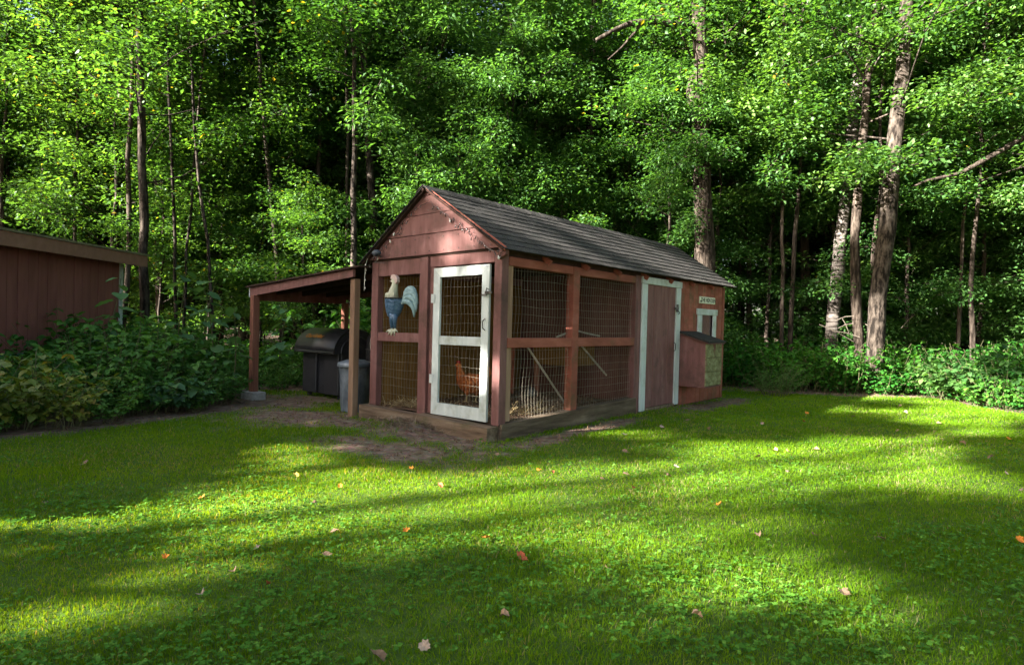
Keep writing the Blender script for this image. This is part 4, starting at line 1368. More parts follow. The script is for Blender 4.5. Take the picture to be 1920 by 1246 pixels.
# kinds of tree that fill the wood: each first one stands in the wood, copies follow
LAB_DEEP = 'leafy tree standing among many others in the shaded wood behind the coop'
LAB_LOW = 'leafy sapling growing among the trunks in the wood behind the coop'
LAB_EDGE = 'bushy young tree with light green drooping leaves on the right wood edge'
GRP_DEEP, GRP_LOW, GRP_EDGE = 'trees filling the wood', 'saplings under the trees', 'bushy trees along the right wood edge'
protos = {}
protos['tall'] = [tree_obj('forest_tree', *make_tree(100 + i, 15 + i * 1.5, 0.15 + 0.02 * i, 4.0 + i, 3.0, 30, 0.10, 120, srad=0.8, flat=0.5, lean=(0.01 * (i - 1), 0.0)), (0, 0, 0), 0, BARK, LEAF, LAB_DEEP, GRP_DEEP) for i in range(3)]
protos['mid'] = [tree_obj('forest_tree', *make_tree(120 + i, 9.5 + i, 0.075, 1.8 + i * 0.5, 2.2, 28, 0.088, 110, srad=0.62, flat=0.42), (0, 0, 0), 0, BARK, LEAF, LAB_DEEP, GRP_DEEP) for i in range(3)]
protos['low'] = [tree_obj('sapling', *make_tree(140 + i, 4.2 + i, 0.03, 0.5, 1.35, 18, 0.08, 80, srad=0.46, flat=0.35), (0, 0, 0), 0, BARK, LEAF, LAB_LOW, GRP_LOW) for i in range(3)]
protos['edge'] = [tree_obj('young_tree', *make_tree(160 + i, 6.5 + 1.4 * i, 0.06, 0.6, 1.9, 30, 0.105, 105, srad=0.52, flat=0.4, droop=0.55, wid=0.24), (0, 0, 0), 0, BARK, LEAF2, LAB_EDGE, GRP_EDGE) for i in range(2)]
protos['pole'] = [tree_obj('forest_tree', *make_tree(180 + i, 12.0 + i, 0.055 + 0.012 * i, 6.2, 1.9, 16, 0.09, 100, srad=0.7, flat=0.45, lean=(0.02 * (i - 1), 0.01)), (0, 0, 0), 0, (BARK, BARKDARK, BARKLIGHT)[i], LEAF, LAB_DEEP, GRP_DEEP) for i in range(3)]
protos['high'] = [tree_obj('forest_tree', *make_tree(190 + i, 10.5 + i, 0.06, 3.9, 2.3, 26, 0.10, 110, srad=0.6, flat=0.4), (0, 0, 0), 0, BARK, LEAF2, LAB_DEEP, GRP_DEEP) for i in range(2)]
used = set()


def px_of(x, y):
    return 960 + F_PX * x / y


def zone(x, y):
    p = px_of(x, y)
    for lim, nm in ((0, 'beyond the left edge of the lawn'), (270, 'over the shed roof'), (480, 'between the shed and the lean-to'), (690, 'over the lean-to roof'), (900, 'around the gable peak'), (1110, 'over the front half of the coop roof'),
                    (1310, 'between the grey trunk and the thick oak'), (1545, 'between the oak and the white birch'), (1720, 'around the three trunks at right')):
        if p < lim: return nm
    return 'beyond the stout pale trunk at right'


def near_word(y):
    return 'near the wood edge' if y < 18.5 else 'in mid wood' if y < 26 else 'deep in the wood'




def plant(kind, x, y, label=None, group=None, s=None, lit=None):
    i = random.randrange(len(protos[kind]))
    src = protos[kind][i]
    s = s or random.uniform(0.85, 1.15)
    rz = random.uniform(0, 6.28)
    z = float(ground_z(x, y)) - 0.03
    sc = (s, s, s * random.uniform(0.92, 1.1))
    if (kind, i) not in used:
        used.add((kind, i))
        src.location = (x, y, z); src.rotation_euler = (0, 0, rz); src.scale = sc
        if label: src['label'] = label
        return src
    return copy_thing(src, (x, y, z), rz, sc, label, group)


# trunks one can tell apart: waypoints (pixel x, pixel y), distance, width in pixels
def px_path(way, Z, top_z):
    pts = []
    w0 = at(*way[0], depth=Z)
    for (a, b_) in way:
        pts.append(at(a, b_, depth=Z))
    base = Vector((pts[0].x, Z, 0.0))
    d = (pts[1] - pts[0]); d = d / max(d.z, 0.1)
    base.x = pts[0].x - d.x * pts[0].z
    pts = [base] + [p for p in pts if p.z > 0.25]
    last = pts[-1]; d = (pts[-1] - pts[-2]); d = d / max(d.z, 0.1)
    if top_z > last.z + 1:
        pts.append(last + d * ((top_z - last.z) * 0.5) + Vector((0.05, 0.1, 0)))
        pts.append(last + d * (top_z - last.z) + Vector((-0.1, 0.2, 0)))
    res, P = [], pts
    for i in range(len(P) - 1):                       # finer, slightly crooked
        n_ = max(int((P[i + 1] - P[i]).length / 0.6), 1)
        for j in range(n_):
            q = P[i].lerp(P[i + 1], j / n_)
            w = Vector((random.gauss(0, 0.012), random.gauss(0, 0.012), 0)) if (i or j) else Vector()
            res.append(q + w)
    res.append(P[-1])
    return base, [np.array(q - base) for q in res]


TRUNKS = [  # waypoints, distance, width px, bark, crown base, label
    ([(274, 620), (269, 480), (266, 250), (262, 20)], 13.2, 18, BARK, 3.6, 'straight brown trunked tree rising just beyond the shed roof end', 'tree'),
    ([(300, 600), (297, 400), (292, 150), (288, 10)], 16.0, 16, BARKDARK, 6.5, 'dark trunked tree just right of the brown trunk at the shed', 'tree'),
    ([(456, 600), (460, 420), (464, 260), (474, 20)], 17.0, 15, BIRCH, 6.5, 'slim pale birch left of the lean-to with dark bark rings', 'birch tree'),
    ([(526, 600), (514, 420), (500, 280), (488, 160), (478, 10)], 14.6, 10, BARKDARK, 6.0, 'thin dark crooked tree above the lean-to roof', 'tree'),
    ([(704, 600), (700, 440), (690, 240), (681, 110), (672, 5)], 15.5, 17, BARKLIGHT, 4.8, 'grey trunked tree leaning left above the gable peak', 'tree'),
    ([(1102, 600), (1105, 400), (1108, 220), (1112, 80), (1114, 5)], 16.5, 19, BARKLIGHT, 7.0, 'grey trunk with broken dead branches behind the middle of the roof', 'tree'),
    ([(1326, 600), (1322, 460), (1314, 250), (1312, 100), (1310, 5)], 14.4, 42, BARK, 4.6, 'thick dark furrowed oak behind the right end of the roof', 'tree'),
    ([(1556, 655), (1566, 560), (1582, 400), (1600, 230), (1613, 60), (1620, 5)], 14.6, 24, BIRCH, 4.6, 'leaning white birch, leftmost of the three trunks at right', 'birch tree'),
    ([(1609, 655), (1604, 560), (1603, 450), (1612, 330), (1628, 150), (1645, 5)], 13.8, 20, BARK, 4.4, 'slender grey brown trunk, middle of the three trunks at right', 'tree'),
    ([(1641, 665), (1648, 560), (1661, 430), (1676, 280), (1692, 130), (1702, 5)], 13.2, 33, BARKLIGHT, 4.2, 'stout pale furrowed trunk, rightmost of the three trunks at right', 'tree'),
    ([(1512, 560), (1505, 350), (1500, 220), (1496, 120), (1490, 5)], 17.5, 20, BARKDARK, 7.5, 'dark forked tree against the sky gap left of the white birch', 'tree'),
    ([(139, 560), (141, 430), (144, 250), (150, 60)], 15.0, 7, BARK, 6.0, 'thin straight tree over the shed roof at far left', 'tree'),
    ([(398, 600), (388, 450), (374, 340), (366, 240)], 13.8, 7, BARKLIGHT, 5.5, 'thin pale sapling trunk leaning left between the shed and the birch', 'tree'),
    ([(346, 600), (352, 470), (362, 330), (372, 200)], 14.2, 6, BARKLIGHT, 5.5, 'thin pale trunk leaning right between the shed and the birch', 'tree'),
    ([(328, 600), (328, 450), (322, 300), (315, 150)], 14.0, 7, BARK, 5.5, 'thin brown trunk nearest right of the dark trunk at the shed', 'tree'),
    ([(405, 600), (407, 420), (409, 280), (412, 150)], 18.0, 13, BARKDARK, 7.0, 'dark upright trunk left of the slim birch', 'tree'),
    ([(652, 600), (652, 400), (654, 250), (650, 120)], 15.0, 8, BARKDARK, 6.0, 'thin dark upright trunk left of the grey leaning tree', 'tree'),
    ([(1466, 640), (1466, 500), (1468, 380), (1470, 200)], 14.6, 8, BARK, 4.5, 'thin bare trunk between the coop and the white birch', 'tree'),
    ([(1798, 620), (1804, 480), (1812, 300), (1820, 150)], 14.2, 8, BARK, 5.0, 'thin straight tree right of the three big trunks', 'tree'),
    ([(232, 560), (230, 420), (226, 250)], 17.0, 9, BARKDARK, 6.0, 'thin dark trunk left of the brown trunk behind the shed', 'tree'),
    ([(190, 560), (186, 420), (180, 200)], 18.0, 9, BARKDARK, 6.0, 'thin dark trunk above the middle of the shed roof', 'tree'),
    ([(84, 560), (84, 420), (80, 200)], 16.5, 12, BARKDARK, 6.5, 'dark trunk above the left part of the shed roof', 'tree'),
    ([(752, 560), (750, 350), (748, 150)], 17.5, 9, BARKDARK, 6.5, 'thin dark trunk just left above the gable peak', 'tree'),
    ([(596, 600), (592, 400), (588, 250)], 18.0, 10, BARKDARK, 6.5, 'dark trunk seen over the middle of the lean-to roof', 'tree'),
    ([(860, 500), (862, 300), (866, 120)], 18.5, 10, BARKDARK, 6.5, 'dark trunk right of the gable peak deep in the wood', 'tree'),
    ([(1405, 600), (1402, 450), (1398, 200)], 17.0, 11, BARKDARK, 6.0, 'dark trunk right of the oak behind the coop end', 'tree'),
    ([(1880, 600), (1884, 400), (1890, 150)], 16.0, 12, BARKDARK, 6.0, 'dark trunk near the right edge of the wood', 'tree'),
]
named_xy = []
for i, (way, Z, wpx, bark, cb_, lab, cat) in enumerate(TRUNKS):
    H = 13.0 + (i * 37 % 5)
    base, path = px_path(way, Z, H)
    H = path[-1][2]
    r0 = wpx / 2 * Z / F_PX * 0.97
    big = wpx > 14
    tb, cr = make_tree(300 + i, H, r0, cb_ - (1.0 if not big else 0), 3.0 if big else 1.9, 22 if big else 14, 0.10, 78, srad=0.72, flat=0.5, path=path, tip=0.45 if big else 0.3, per_limb=3)
    if i == 5:                                        # dead snaggy branches of the grey trunk
        g = np.random.default_rng(77)
        db = MB()
        for (z, a, L) in ((7.1, 3.3, 2.0), (6.2, 3.0, 1.9), (5.9, 0.1, 2.2), (4.4, 3.5, 1.4), (5.2, 2.6, 2.3), (3.6, 2.9, 1.6), (7.7, 0.4, 1.5)):
            lp = limb_curve(path[min(int(z / 0.62) + 1, len(path) - 2)], (math.cos(a), -0.55, 0.15), L, 8, g, up=-0.35, wob=0.25)
            db.tube(lp, list(np.linspace(0.028, 0.006, 9)), 5)
            for q in range(5):
                s = lp[g.integers(3, 8)]
                db.tube(limb_curve(s, (g.normal(-0.3, 0.6), g.normal(0, 0.5), g.normal(-0.5, 0.5)), g.uniform(0.4, 1.0), 4, g, up=-0.4, wob=0.3), [0.011, 0.009, 0.007, 0.005, 0.004], 4)
    if i == 6:                                        # burl and the long arching limb of the oak
        zb = at(1314, 220, depth=Z).z
        tb.ball(path[int(zb / 0.62)] + np.array([-0.03, -0.12, 0.0]), (0.33, 0.25, 0.55), 12, 9)
        lp = [at(1300, 52, depth=14.3), at(1260, 45, depth=14.0), at(1215, 40, depth=13.8), at(1180, 45, depth=13.6), at(1150, 58, depth=13.5), at(1118, 75, depth=13.4)]
        tb.tube([p - base for p in lp], [0.085, 0.075, 0.07, 0.06, 0.05, 0.035], 8)
        lp = [at(1200, 44, depth=13.7), at(1190, 62, depth=13.8), at(1165, 90, depth=14), at(1140, 112, depth=14)]
        tb.tube([p - base for p in lp], [0.04, 0.03, 0.02, 0.012], 6)
    if i == 10:
        for dx in ((1497, 130), (1520, 60), (1545, 5)), ((1503, 250), (1520, 130), (1530, 5)), ((1500, 200), (1470, 90), (1440, 5)):
            tb.tube([at(a, b_, depth=Z) - base for a, b_ in dx], [0.11, 0.085, 0.06], 7)
    t = tree_obj('birch_tree' if bark is BIRCH else 'forest_tree', tb, cr, base, 0, bark, LEAF, lab, None, cat)
    if i == 5:
        db.build('dead_branches', DEADWOOD, t)
    named_xy.append((base.x, base.y))

# limb of a tree standing beyond the right edge, reaching into the wood
base = Vector((13.6, 13.0, 0))
path = [np.array([0, 0, z]) + np.array([0.02 * z, 0, 0]) for z in np.linspace(0, 13, 18)]
tb, cr = make_tree(401, 13, 0.17, 5.5, 3.0, 22, 0.10, 90, srad=0.72, flat=0.5, path=path)
lp = [at(a, b_, depth=d) - base for a, b_, d in ((1990, 240, 12.9), (1920, 258, 12.8), (1850, 298, 12.9), (1800, 325, 13.0), (1740, 338, 13.1), (1710, 350, 13.2))]
tb.tube([np.array([0.12, 0, 4.9])] + lp, [0.09, 0.07, 0.06, 0.05, 0.04, 0.028, 0.015], 7)
tree_obj('forest_tree', tb, cr, base, 0, BARK, LEAF, 'tree at the right edge with a long bare limb reaching left', None, 'tree')

# the wood
pts = []
for (x, y, lab) in ((8.1, 14.3, 'light green tree whose leaves hang before the birch'), (9.9, 13.7, 'light green tree in leaf right beside the stout pale trunk'), (6.4, 14.6, 'light green tree left of the white birch'),
                    (11.4, 13.9, 'light green tree in leaf near the right edge of the wood'), (4.9, 15.4, 'light green tree just right of the thick oak'), (3.5, 15.8, 'light green tree left of the thick oak, over the coop roof')):
    plant('high', x, y, lab)
    pts.append((x, y))
KEEP = ((1108, 16.5, 1.5), (1315, 14.4, 0.62), (690, 15.5, 0.62), (460, 17.0, 0.5), (270, 13.2, 0.6), (297, 16.0, 0.5), (1500, 17.5, 0.62))


def free(x, y, dmin, bare=False):
    if not bare:
        for kp, kz, kr in KEEP:
            if y < kz and abs(960 + F_PX * x / y - kp) < kr * F_PX / y:
                return False
    for (a, b_) in named_xy:
        if (a - x) ** 2 + (b_ - y) ** 2 < 0.7:
            return False
    for (a, b_) in pts:
        if (a - x) ** 2 + (b_ - y) ** 2 < dmin * dmin:
            return False
    if -13.5 < x < -6.4 and y < 13.2:
        return False
    return True


def front(x):
    return 12.9 if x < -3 else (14.3 if x < 4 else 14.9)


def sow(kind, n, ya, yb, dmin, xa=None, xb=None, extra=0.6):
    c = 0
    for _ in range(n * 40):
        if c >= n: break
        y = random.uniform(ya, yb)
        x = random.uniform(-0.86 * y - 2.5, 0.86 * y + 1.5) if xa is None else random.uniform(xa, xb)
        if y < front(x) + extra or not free(x, y, dmin, kind in ('pole', 'low')):
            continue
        what = {'tall': 'tall leafy tree', 'mid': 'slender leafy tree', 'low': 'low leafy sapling', 'pole': 'thin bare-trunked tree', 'high': 'light green tree', 'edge': 'bushy young tree'}[kind]
        plant(kind, x, y, '%s %s, seen %s' % (what, near_word(y), zone(x, y)))
        pts.append((x, y)); c += 1


sow('pole', 11, 13.6, 20, 1.2, -15, -2.5, 0.4)
sow('pole', 5, 14.8, 20, 0.9, 1, 15, 0.4)
sow('edge', 20, 14.6, 17.0, 1.0, 1.8, 14.5, 0.2)
sow('edge', 9, 14.3, 17.5, 0.95, -3.5, 2.6, 0.1)
sow('high', 5, 15, 19, 1.2, -3.5, 3.0, 0.1)
sow('mid', 20, 14, 19, 1.15)
sow('low', 38, 13.4, 21, 0.85, extra=0.3)
sow('tall', 13, 17, 27, 1.6)
sow('mid', 44, 17.5, 28, 1.25)
sow('edge', 16, 17, 23, 1.2, -9, 4, 0.3)
sow('low', 64, 19, 31, 0.95)
sow('tall', 20, 26, 40, 1.8)
sow('mid', 26, 27, 38, 1.6)
sow('low', 34, 14.5, 23, 0.8, -17, -1)
sow('mid', 14, 16.5, 24, 1.1, -18, -2)
# trees out to the left along the wood's edge
sow('mid', 8, 13, 20, 1.5, -24, -14)

for kind in protos:                                   # a kind that found no place is taken away again
    for i, t in enumerate(protos[kind]):
        if (kind, i) not in used and kind != 'tall':
            for ch in list(t.children):
                bpy.data.objects.remove(ch)
            bpy.data.objects.remove(t)

# far wood: one mass
g = np.random.default_rng(8)
n = 60000
x = g.uniform(-58, 58, n); y = g.uniform(40, 50, n)
hmax = 10.5 + 5.5 * fbm(x * 0.16, y * 0.05, 44)
z = hmax * g.uniform(0, 1, n) ** 1.25
P = np.stack([x, y, z], 1)
val = np.clip(fbm(x * 0.8, z * 0.8, 61) * 0.9 + g.normal(0, 0.15, n), 0, 0.95)
me = leaf_cloud('far_wood', P, rand_normals(g, n, 0.8), rand_dirs(g, n), g.uniform(0.3, 0.6, n), val)
tag(link('far_wood', me, LEAF), kind='stuff')

# low growth on the floor of the wood
n = 30000
y = g.uniform(12.6, 24, n); x = g.uniform(-1, 1, n) * (0.86 * y + 2)
k = (y > np.where(x < -3, 12.4, np.where(x < 4, 13.9, 14.2))) & ~((x < -6.6) & (x > -13.5) & (y < 12.8)) & (fbm(x * 0.9, y * 0.9, 70) > 0.42)
x, y = x[k], y[k]; n = len(x)
hh = 0.15 + 0.75 * fbm(x * 0.7, y * 0.7, 71)
P = np.stack([x, y, hh * g.uniform(0.1, 1, n)], 1)
me = leaf_cloud('undergrowth', P, rand_normals(g, n, 0.5), rand_dirs(g, n), g.uniform(0.07, 0.14, n), np.clip(g.normal(0.5, 0.22, n), 0, 0.95))
tag(link('undergrowth', me, BANK), kind='stuff')

# ------------------------------------------------------------------ trees out of the picture on the sunny side, whose broken crowns dapple the lawn
# sunlit openings on the lawn: centre x, y, radii, angle (metres)
OPEN = []
def opening(px, py, rx, ry, z=0.0):
    c = at(px, py, z=z)
    ex_ = at(px + rx, py, z=z); ny = at(px, py - ry, z=z); fy = at(px, py + ry, z=z)
    OPEN.append((c.x, (ny.y + fy.y) / 2, (ex_ - c).length, abs(ny.y - fy.y) / 2, z))


for q in ((590, 955, 310, 44), (800, 930, 280, 52), (1010, 955, 250, 50), (1290, 893, 290, 24), (1200, 955, 110, 26), (1600, 893, 200, 17), (1850, 905, 120, 22),
          (530, 852, 70, 12), (500, 1030, 150, 24), (230, 1125, 140, 28), (90, 962, 150, 14), (1330, 1125, 160, 24), (1520, 1035, 200, 14), (1230, 1042, 110, 16),
          (1130, 803, 45, 6), (1420, 836, 120, 8), (1710, 826, 120, 8), (560, 788, 50, 7), (1600, 860, 60, 5), 
          (60, 1215, 70, 16), (1750, 1175, 90, 20), (1230, 815, 40, 5), (1850, 760, 90, 25)):
    opening(*q)


def opening_at(p, r):
    """light falling on a raised point p comes through above the lawn point in its line"""
    f = p.z / math.tan(SUN_EL)
    OPEN.append((p.x + TH.x * f, p.y + TH.y * f, r, r, 0))


for lx, ly, lz, r in ((-0.62, 0, 2.42, 0.22), (-0.78, 0, 2.16, 0.22), (-0.35, 0, 2.12, 0.2), (-0.95, 0, 2.62, 0.12), (-1.15, 0, 2.2, 0.1), (-0.62, 0, 1.80, 0.08), (-1.35, 0, 1.04, 0.12), (-0.95, 0, 1.93, 0.1),
                      (-0.5, 0.9, 2.4, 0.16), (-0.35, 1.9, 2.3, 0.18), (-0.6, 1.4, 2.45, 0.14), (-0.3, 2.7, 2.25, 0.15), (-0.6, 4.0, 2.45, 0.15), (2.0, 7.6, 0.6, 0.4), (0.9, 8.3, 0.7, 0.35), (-0.6, 8.9, 0.6, 0.4), (-2.6, 9.6, 0.6, 0.45)):
    opening_at(from_coop(lx, ly, lz), r)


def shade_gap(cents, origin):
    """keep the leaf clumps whose shadow does not fall in an opening"""
    w = cents + np.array(origin)[None]
    f = w[:, 2] / math.tan(SUN_EL)
    gx, gy = w[:, 0] + TH.x * f, w[:, 1] + TH.y * f
    keep = np.ones(len(w), bool)
    for cx, cy, rx, ry, z in OPEN:
        for da, dp in ((0, 0), (0.55, 0), (-0.55, 0), (0, 0.33), (0, -0.33)):
            q = ((gx + TH.x * da - TH.y * dp - cx) / (rx * 1.12 + 0.12)) ** 2 + ((gy + TH.y * da + TH.x * dp - cy) / (ry * 1.12 + 0.12)) ** 2
            keep &= q > 1
    # farther on (coop front, roof, wood edge) the crowns are simply broken
    s_ = -TH.y * gx + TH.x * gy
    b_ = gx * TH.x + gy * TH.y
    far = (b_ > 8.5)
    keep &= ~(~far & (vnoise(s_ * 2.5 + 20, b_ * 1.1 + 20, 8) > 0.80))
    keep &= ~((s_ > 10.5) & (vnoise(s_ * 1.1 + 60, b_ * 0.5 + 60, 9) > 0.33))      # crowns thinned to let sun into the wood at left
    keep &= ~(far & (vnoise(s_ * 1.15 + 40, b_ * 0.42 + 40, 5) > np.where(b_ > 14, 0.55, 0.45)))
    return keep


NP = Vector((-TH.y, TH.x, 0))
for k, (s, a, H) in enumerate(((-19, -1.6, 13), (-22, 0.4, 14.5), (-17.5, 1.9, 12.5), (-21, 3.6, 14), (-18, 5.4, 13), (-22.5, 6.6, 15), (-18.5, 8.4, 13.5), (-23, 10.0, 14.5), (-19.5, 11.6, 13), (-17, -3.8, 12),
                              (-27, -2.0, 21), (-29, 1.2, 22), (-26.5, 4.2, 20.5), (-29.5, 7.2, 22), (-27, 10.2, 21), (-28.5, 13.4, 22), (-26, 16.0, 21))):
    p_ = TH * s + NP * a
    tb, cr = make_tree(500 + k, H, 0.17, 3.0 if H < 18 else 8.0, 3.0 if H < 18 else 3.4, 44, 0.24, 52, srad=0.55, flat=0.6, gaps=(lambda c, o=(p_.x, p_.y, 0): shade_gap(c, o)), per_limb=6)
    tree_obj('shade_tree', tb, cr, (p_.x, p_.y, 0), 0, BARK, LEAF, 'tall tree beyond the left edge that dapples the lawn', 'trees shading the lawn', 'tree')

# unseen trees added behind and right of the viewer to cut the lawn's skylight
for k, (x, y) in enumerate(((15.5, 9.5), (17, 5.5), (16, 1.5), (18, -2), (15.5, -5.5), (12, -8.5), (8, -9.5), (4, -10.5), (20, 8), (21, 2), (19, -7), (13, -13), (6, -14), (22, -3), (0.5, -12.5))):
    o = plant('tall', x, y, 'unseen tall tree added beyond the right side of the lawn to cut skylight' if y > -4 else 'unseen tall tree added behind the viewer to cut skylight', s=1.05)

# ------------------------------------------------------------------ shrubs
def make_shrub(seed, H, rad, canes, leaf, shape='ovate', wid=0.36, nodes=11, leaflets=3, spread=0.6):
    g = np.random.default_rng(seed)
    tb = MB()
    P, Nn, T, S, val = [], [], [], [], []
    for c in range(canes):
        az = g.uniform(0, 6.28); r = rad * math.sqrt(g.uniform()) * 0.75
        p0 = np.array([r * math.cos(az), r * math.sin(az), 0])
        a2 = az + g.normal(0, 0.7); h = H * g.uniform(0.55, 1.1)
        pts_ = limb_curve(p0, (spread * math.cos(a2) * 0.6, spread * math.sin(a2) * 0.6, 1), h * 1.1, 7, g, up=-0.55, wob=0.11)
        tb.tube(pts_, list(np.linspace(0.007, 0.003, 8)), 4, cap=False)
        cv_ = g.normal(0, 0.14)
        for q in range(nodes):
            f = 0.2 + 0.8 * (q + 0.6) / nodes
            i = min(int(f * 7), 6); t = f * 7 - i
            p = pts_[i] * (1 - t) + pts_[i + 1] * t
            az2 = q * 2.4 + g.normal(0, 0.4)
            d = np.array([math.cos(az2), math.sin(az2), g.uniform(0.0, 0.5)])
            e = p + d * leaf * g.uniform(0.5, 1.1)
            for m_ in range(leaflets):
                a3 = az2 + (m_ - (leaflets - 1) / 2) * 0.95
                dd = np.array([math.cos(a3), math.sin(a3), g.uniform(-0.45, 0.05)])
                nn = np.array([g.normal(0, 0.35) - dd[0] * dd[2], g.normal(0, 0.35) - dd[1] * dd[2], 1.0])
                P.append(e); T.append(dd); Nn.append(nn / np.linalg.norm(nn))
                S.append(leaf * g.uniform(0.75, 1.25)); val.append(np.clip(g.normal(0.5, 0.17) + cv_, 0, 0.95 if g.uniform() > 0.012 else 1.0))
    return tb, leaf_cloud('foliage', np.array(P), np.array(Nn), np.array(T), np.array(S), np.array(val), shape, wid)


def shrub_obj(name, args, lmat, label, group=None, cat='shrub'):
    tb, fo = make_shrub(*args[0], **args[1])
    t = empty(name, (0, 0, 0), 0, label, cat, group)
    tb.build('stems', CANE, t)
    link('foliage', fo, lmat, t)['kind'] = 'stuff'
    return t


def scatter(srcs, spots, lab=None, group=None):
    first = [True] * len(srcs)
    for k, (x, y, s) in enumerate(spots):
        i = k % len(srcs)
        label = lab(x, y) if lab else None
        z = float(ground_z(x, y)) - 0.02; rz = random.uniform(0, 6.28); sc = (s * random.uniform(0.9, 1.1), s * random.uniform(0.9, 1.1), s * random.uniform(0.85, 1.15))
        if first[i]:
            first[i] = False
            srcs[i].location = (x, y, z); srcs[i].rotation_euler = (0, 0, rz); srcs[i].scale = sc
            if label: srcs[i]['label'] = label
        else:
            copy_thing(srcs[i], (x, y, z), rz, sc, label, group)


LB, RB = 'dense dark green bramble bush in the shaded bank by the shed', 'low green bramble bush in the bank along the right wood edge'
GL, GR = 'brambles banked beside the shed', 'brambles banked along the wood edge'
left_src = [shrub_obj('bramble_bush', ((600 + i, 1.05, 0.6, 30, 0.105), dict(nodes=10)), SHRUB, LB, GL) for i in range(3)]
right_src = [shrub_obj('bramble_bush', ((620 + i, 0.95, 0.62, 32, 0.095), dict(nodes=10)), BANK, RB, GR) for i in range(3)]
spots = []
for _ in range(4000):
    if len(spots) >= 56: break
    x, y = random.uniform(-8.4, -3.0), random.uniform(5.2, 12.6)
    d = float(edge_dist(np.array(x), np.array(y), LAWN))
    if bool(inside(np.array(x), np.array(y), LAWN)) or d < 0.12 or x < -7.0 or (x > -4.6 and y > 11.8): continue
    cx, cy = to_coop(x, y)
    if -5.3 < cx < 0.3 and -0.5 < cy < 2.4: continue
    if -3.0 < cx < 0.8 and cy < 7.2: continue
    if any((x - a) ** 2 + (y - b_) ** 2 < 0.27 for a, b_, _s in spots): continue
    k_ = 0.5 if 960 + F_PX * x / y < 110 else 0.7 if 960 + F_PX * x / y > 330 else 0.85
    spots.append((x, y, k_ * min(0.45 + d * 0.42, 1.15) * random.uniform(0.8, 1.15)))
def lab_left(x, y):
    d = float(edge_dist(np.array(x), np.array(y), LAWN)); p = px_of(x, y)
    return '%s dark green bramble bush %s, %s' % ('low' if d < 1.2 else 'tall', 'at the lawn edge' if d < 1.2 else 'back in the bank', 'in front of the shed wall' if p < 150 else 'below the shed corner' if p < 300 else 'left of the lean-to post')


def lab_right(x, y):
    d = float(edge_dist(np.array(x), np.array(y), LAWN)); p = px_of(x, y)
    return '%s bramble bush %s, %s' % ('low' if d < 1.0 else 'taller', 'at the lawn edge' if d < 1.0 else 'back in the bank' if d < 2 else 'at the back of the bank', 'beside the nest box corner' if p < 1430 else 'left of the three trunks' if p < 1550 else 'below the three trunks' if p < 1690 else 'right of the three trunks' if p < 1850 else 'at the right edge')


scatter(left_src, spots, lab_left)
spots = []
for x, y in ((4.75, 13.75), (5.2, 13.45), (5.75, 13.25), (6.3, 13.2), (5.0, 14.3), (5.7, 13.9), (6.5, 13.75), (4.6, 14.6), (7.0, 13.1), (7.6, 13.0)):
    spots.append((x, y, random.uniform(0.75, 1.0)))
for _ in range(6000):
    if len(spots) >= 92: break
    x, y = random.uniform(3.9, 13.5), random.uniform(8.2, 15.6)
    d = float(edge_dist(np.array(x), np.array(y), LAWN))
    if bool(inside(np.array(x), np.array(y), LAWN)) or d < 0.1 or d > 3.2: continue
    if any((x - a) ** 2 + (y - b_) ** 2 < 0.29 for a, b_, _s in spots): continue
    spots.append((x, y, min(0.6 + d * 0.28, 1.05) * random.uniform(0.8, 1.15)))
scatter(right_src, spots, lab_right)
# behind and beside the lean-to
back_src = [shrub_obj('bramble_bush', ((640 + i, 1.2, 0.6, 30, 0.10), dict(nodes=11)), SHRUB, 'green bush in the thicket seen under and behind the lean-to roof', 'bushes behind the lean-to') for i in range(2)]
spots = []
for _ in range(2000):
    if len(spots) >= 22: break
    cx, cy = random.uniform(-6.5, -3.2), random.uniform(2.1, 4.6)
    if any((cx - a) ** 2 + (cy - b_) ** 2 < 0.4 for a, b_, _s in spots): continue
    spots.append((cx, cy, random.uniform(0.85, 1.35)))
scatter(back_src, [(*from_coop(a, b_).xy, s) for a, b_, s in spots])

p = at(60, 800, z=0.0)
t = shrub_obj('yellowing_bush', ((660, 0.85, 0.6, 34, 0.10), dict(nodes=10)), SHRUBY, 'yellowing bush at the left edge in front of the shed wall'); t.location = (-5.35, 6.45, 0); t.scale = (1.0, 0.8, 0.95)
t = shrub_obj('yellowing_bush', ((661, 0.85, 0.5, 20, 0.09), dict(nodes=9)), SHRUBY, 'smaller yellowing bush just right of the one at the left edge'); t.location = (-4.85, 6.75, 0); t.scale = (0.7, 0.7, 0.75)
t = shrub_obj('leafy_plant', ((662, 0.5, 0.28, 12, 0.12), dict(nodes=7)), BROAD, 'low leafy plant alone on bare soil at the lawn edge beside the brambles', None, 'plant'); t.location = tuple(at(320, 772, z=0.0))
t = shrub_obj('sunlit_bush', ((663, 1.0, 0.75, 44, 0.115), dict(nodes=10)), LEAF2, 'bright sunlit yellow green bush at the right end of the lawn'); t.location = (8.75, 11.0, 0)
t = shrub_obj('sunlit_bush', ((664, 0.9, 0.7, 40, 0.115), dict(nodes=10)), LEAF2, 'lower sunlit green bush left of the brightest bush at right'); t.location = (8.35, 11.9, 0); t.scale = (0.85, 0.85, 0.85)
t = shrub_obj('fern_bush', ((665, 1.0, 0.55, 60, 0.05), dict(nodes=14, leaflets=5, wid=0.16)), LEAF2, 'feathery light green fern growing behind the nest box corner', None, 'fern'); t.location = tuple(from_coop(0.6, 7.3)); t.scale = (0.62, 0.62, 0.62)

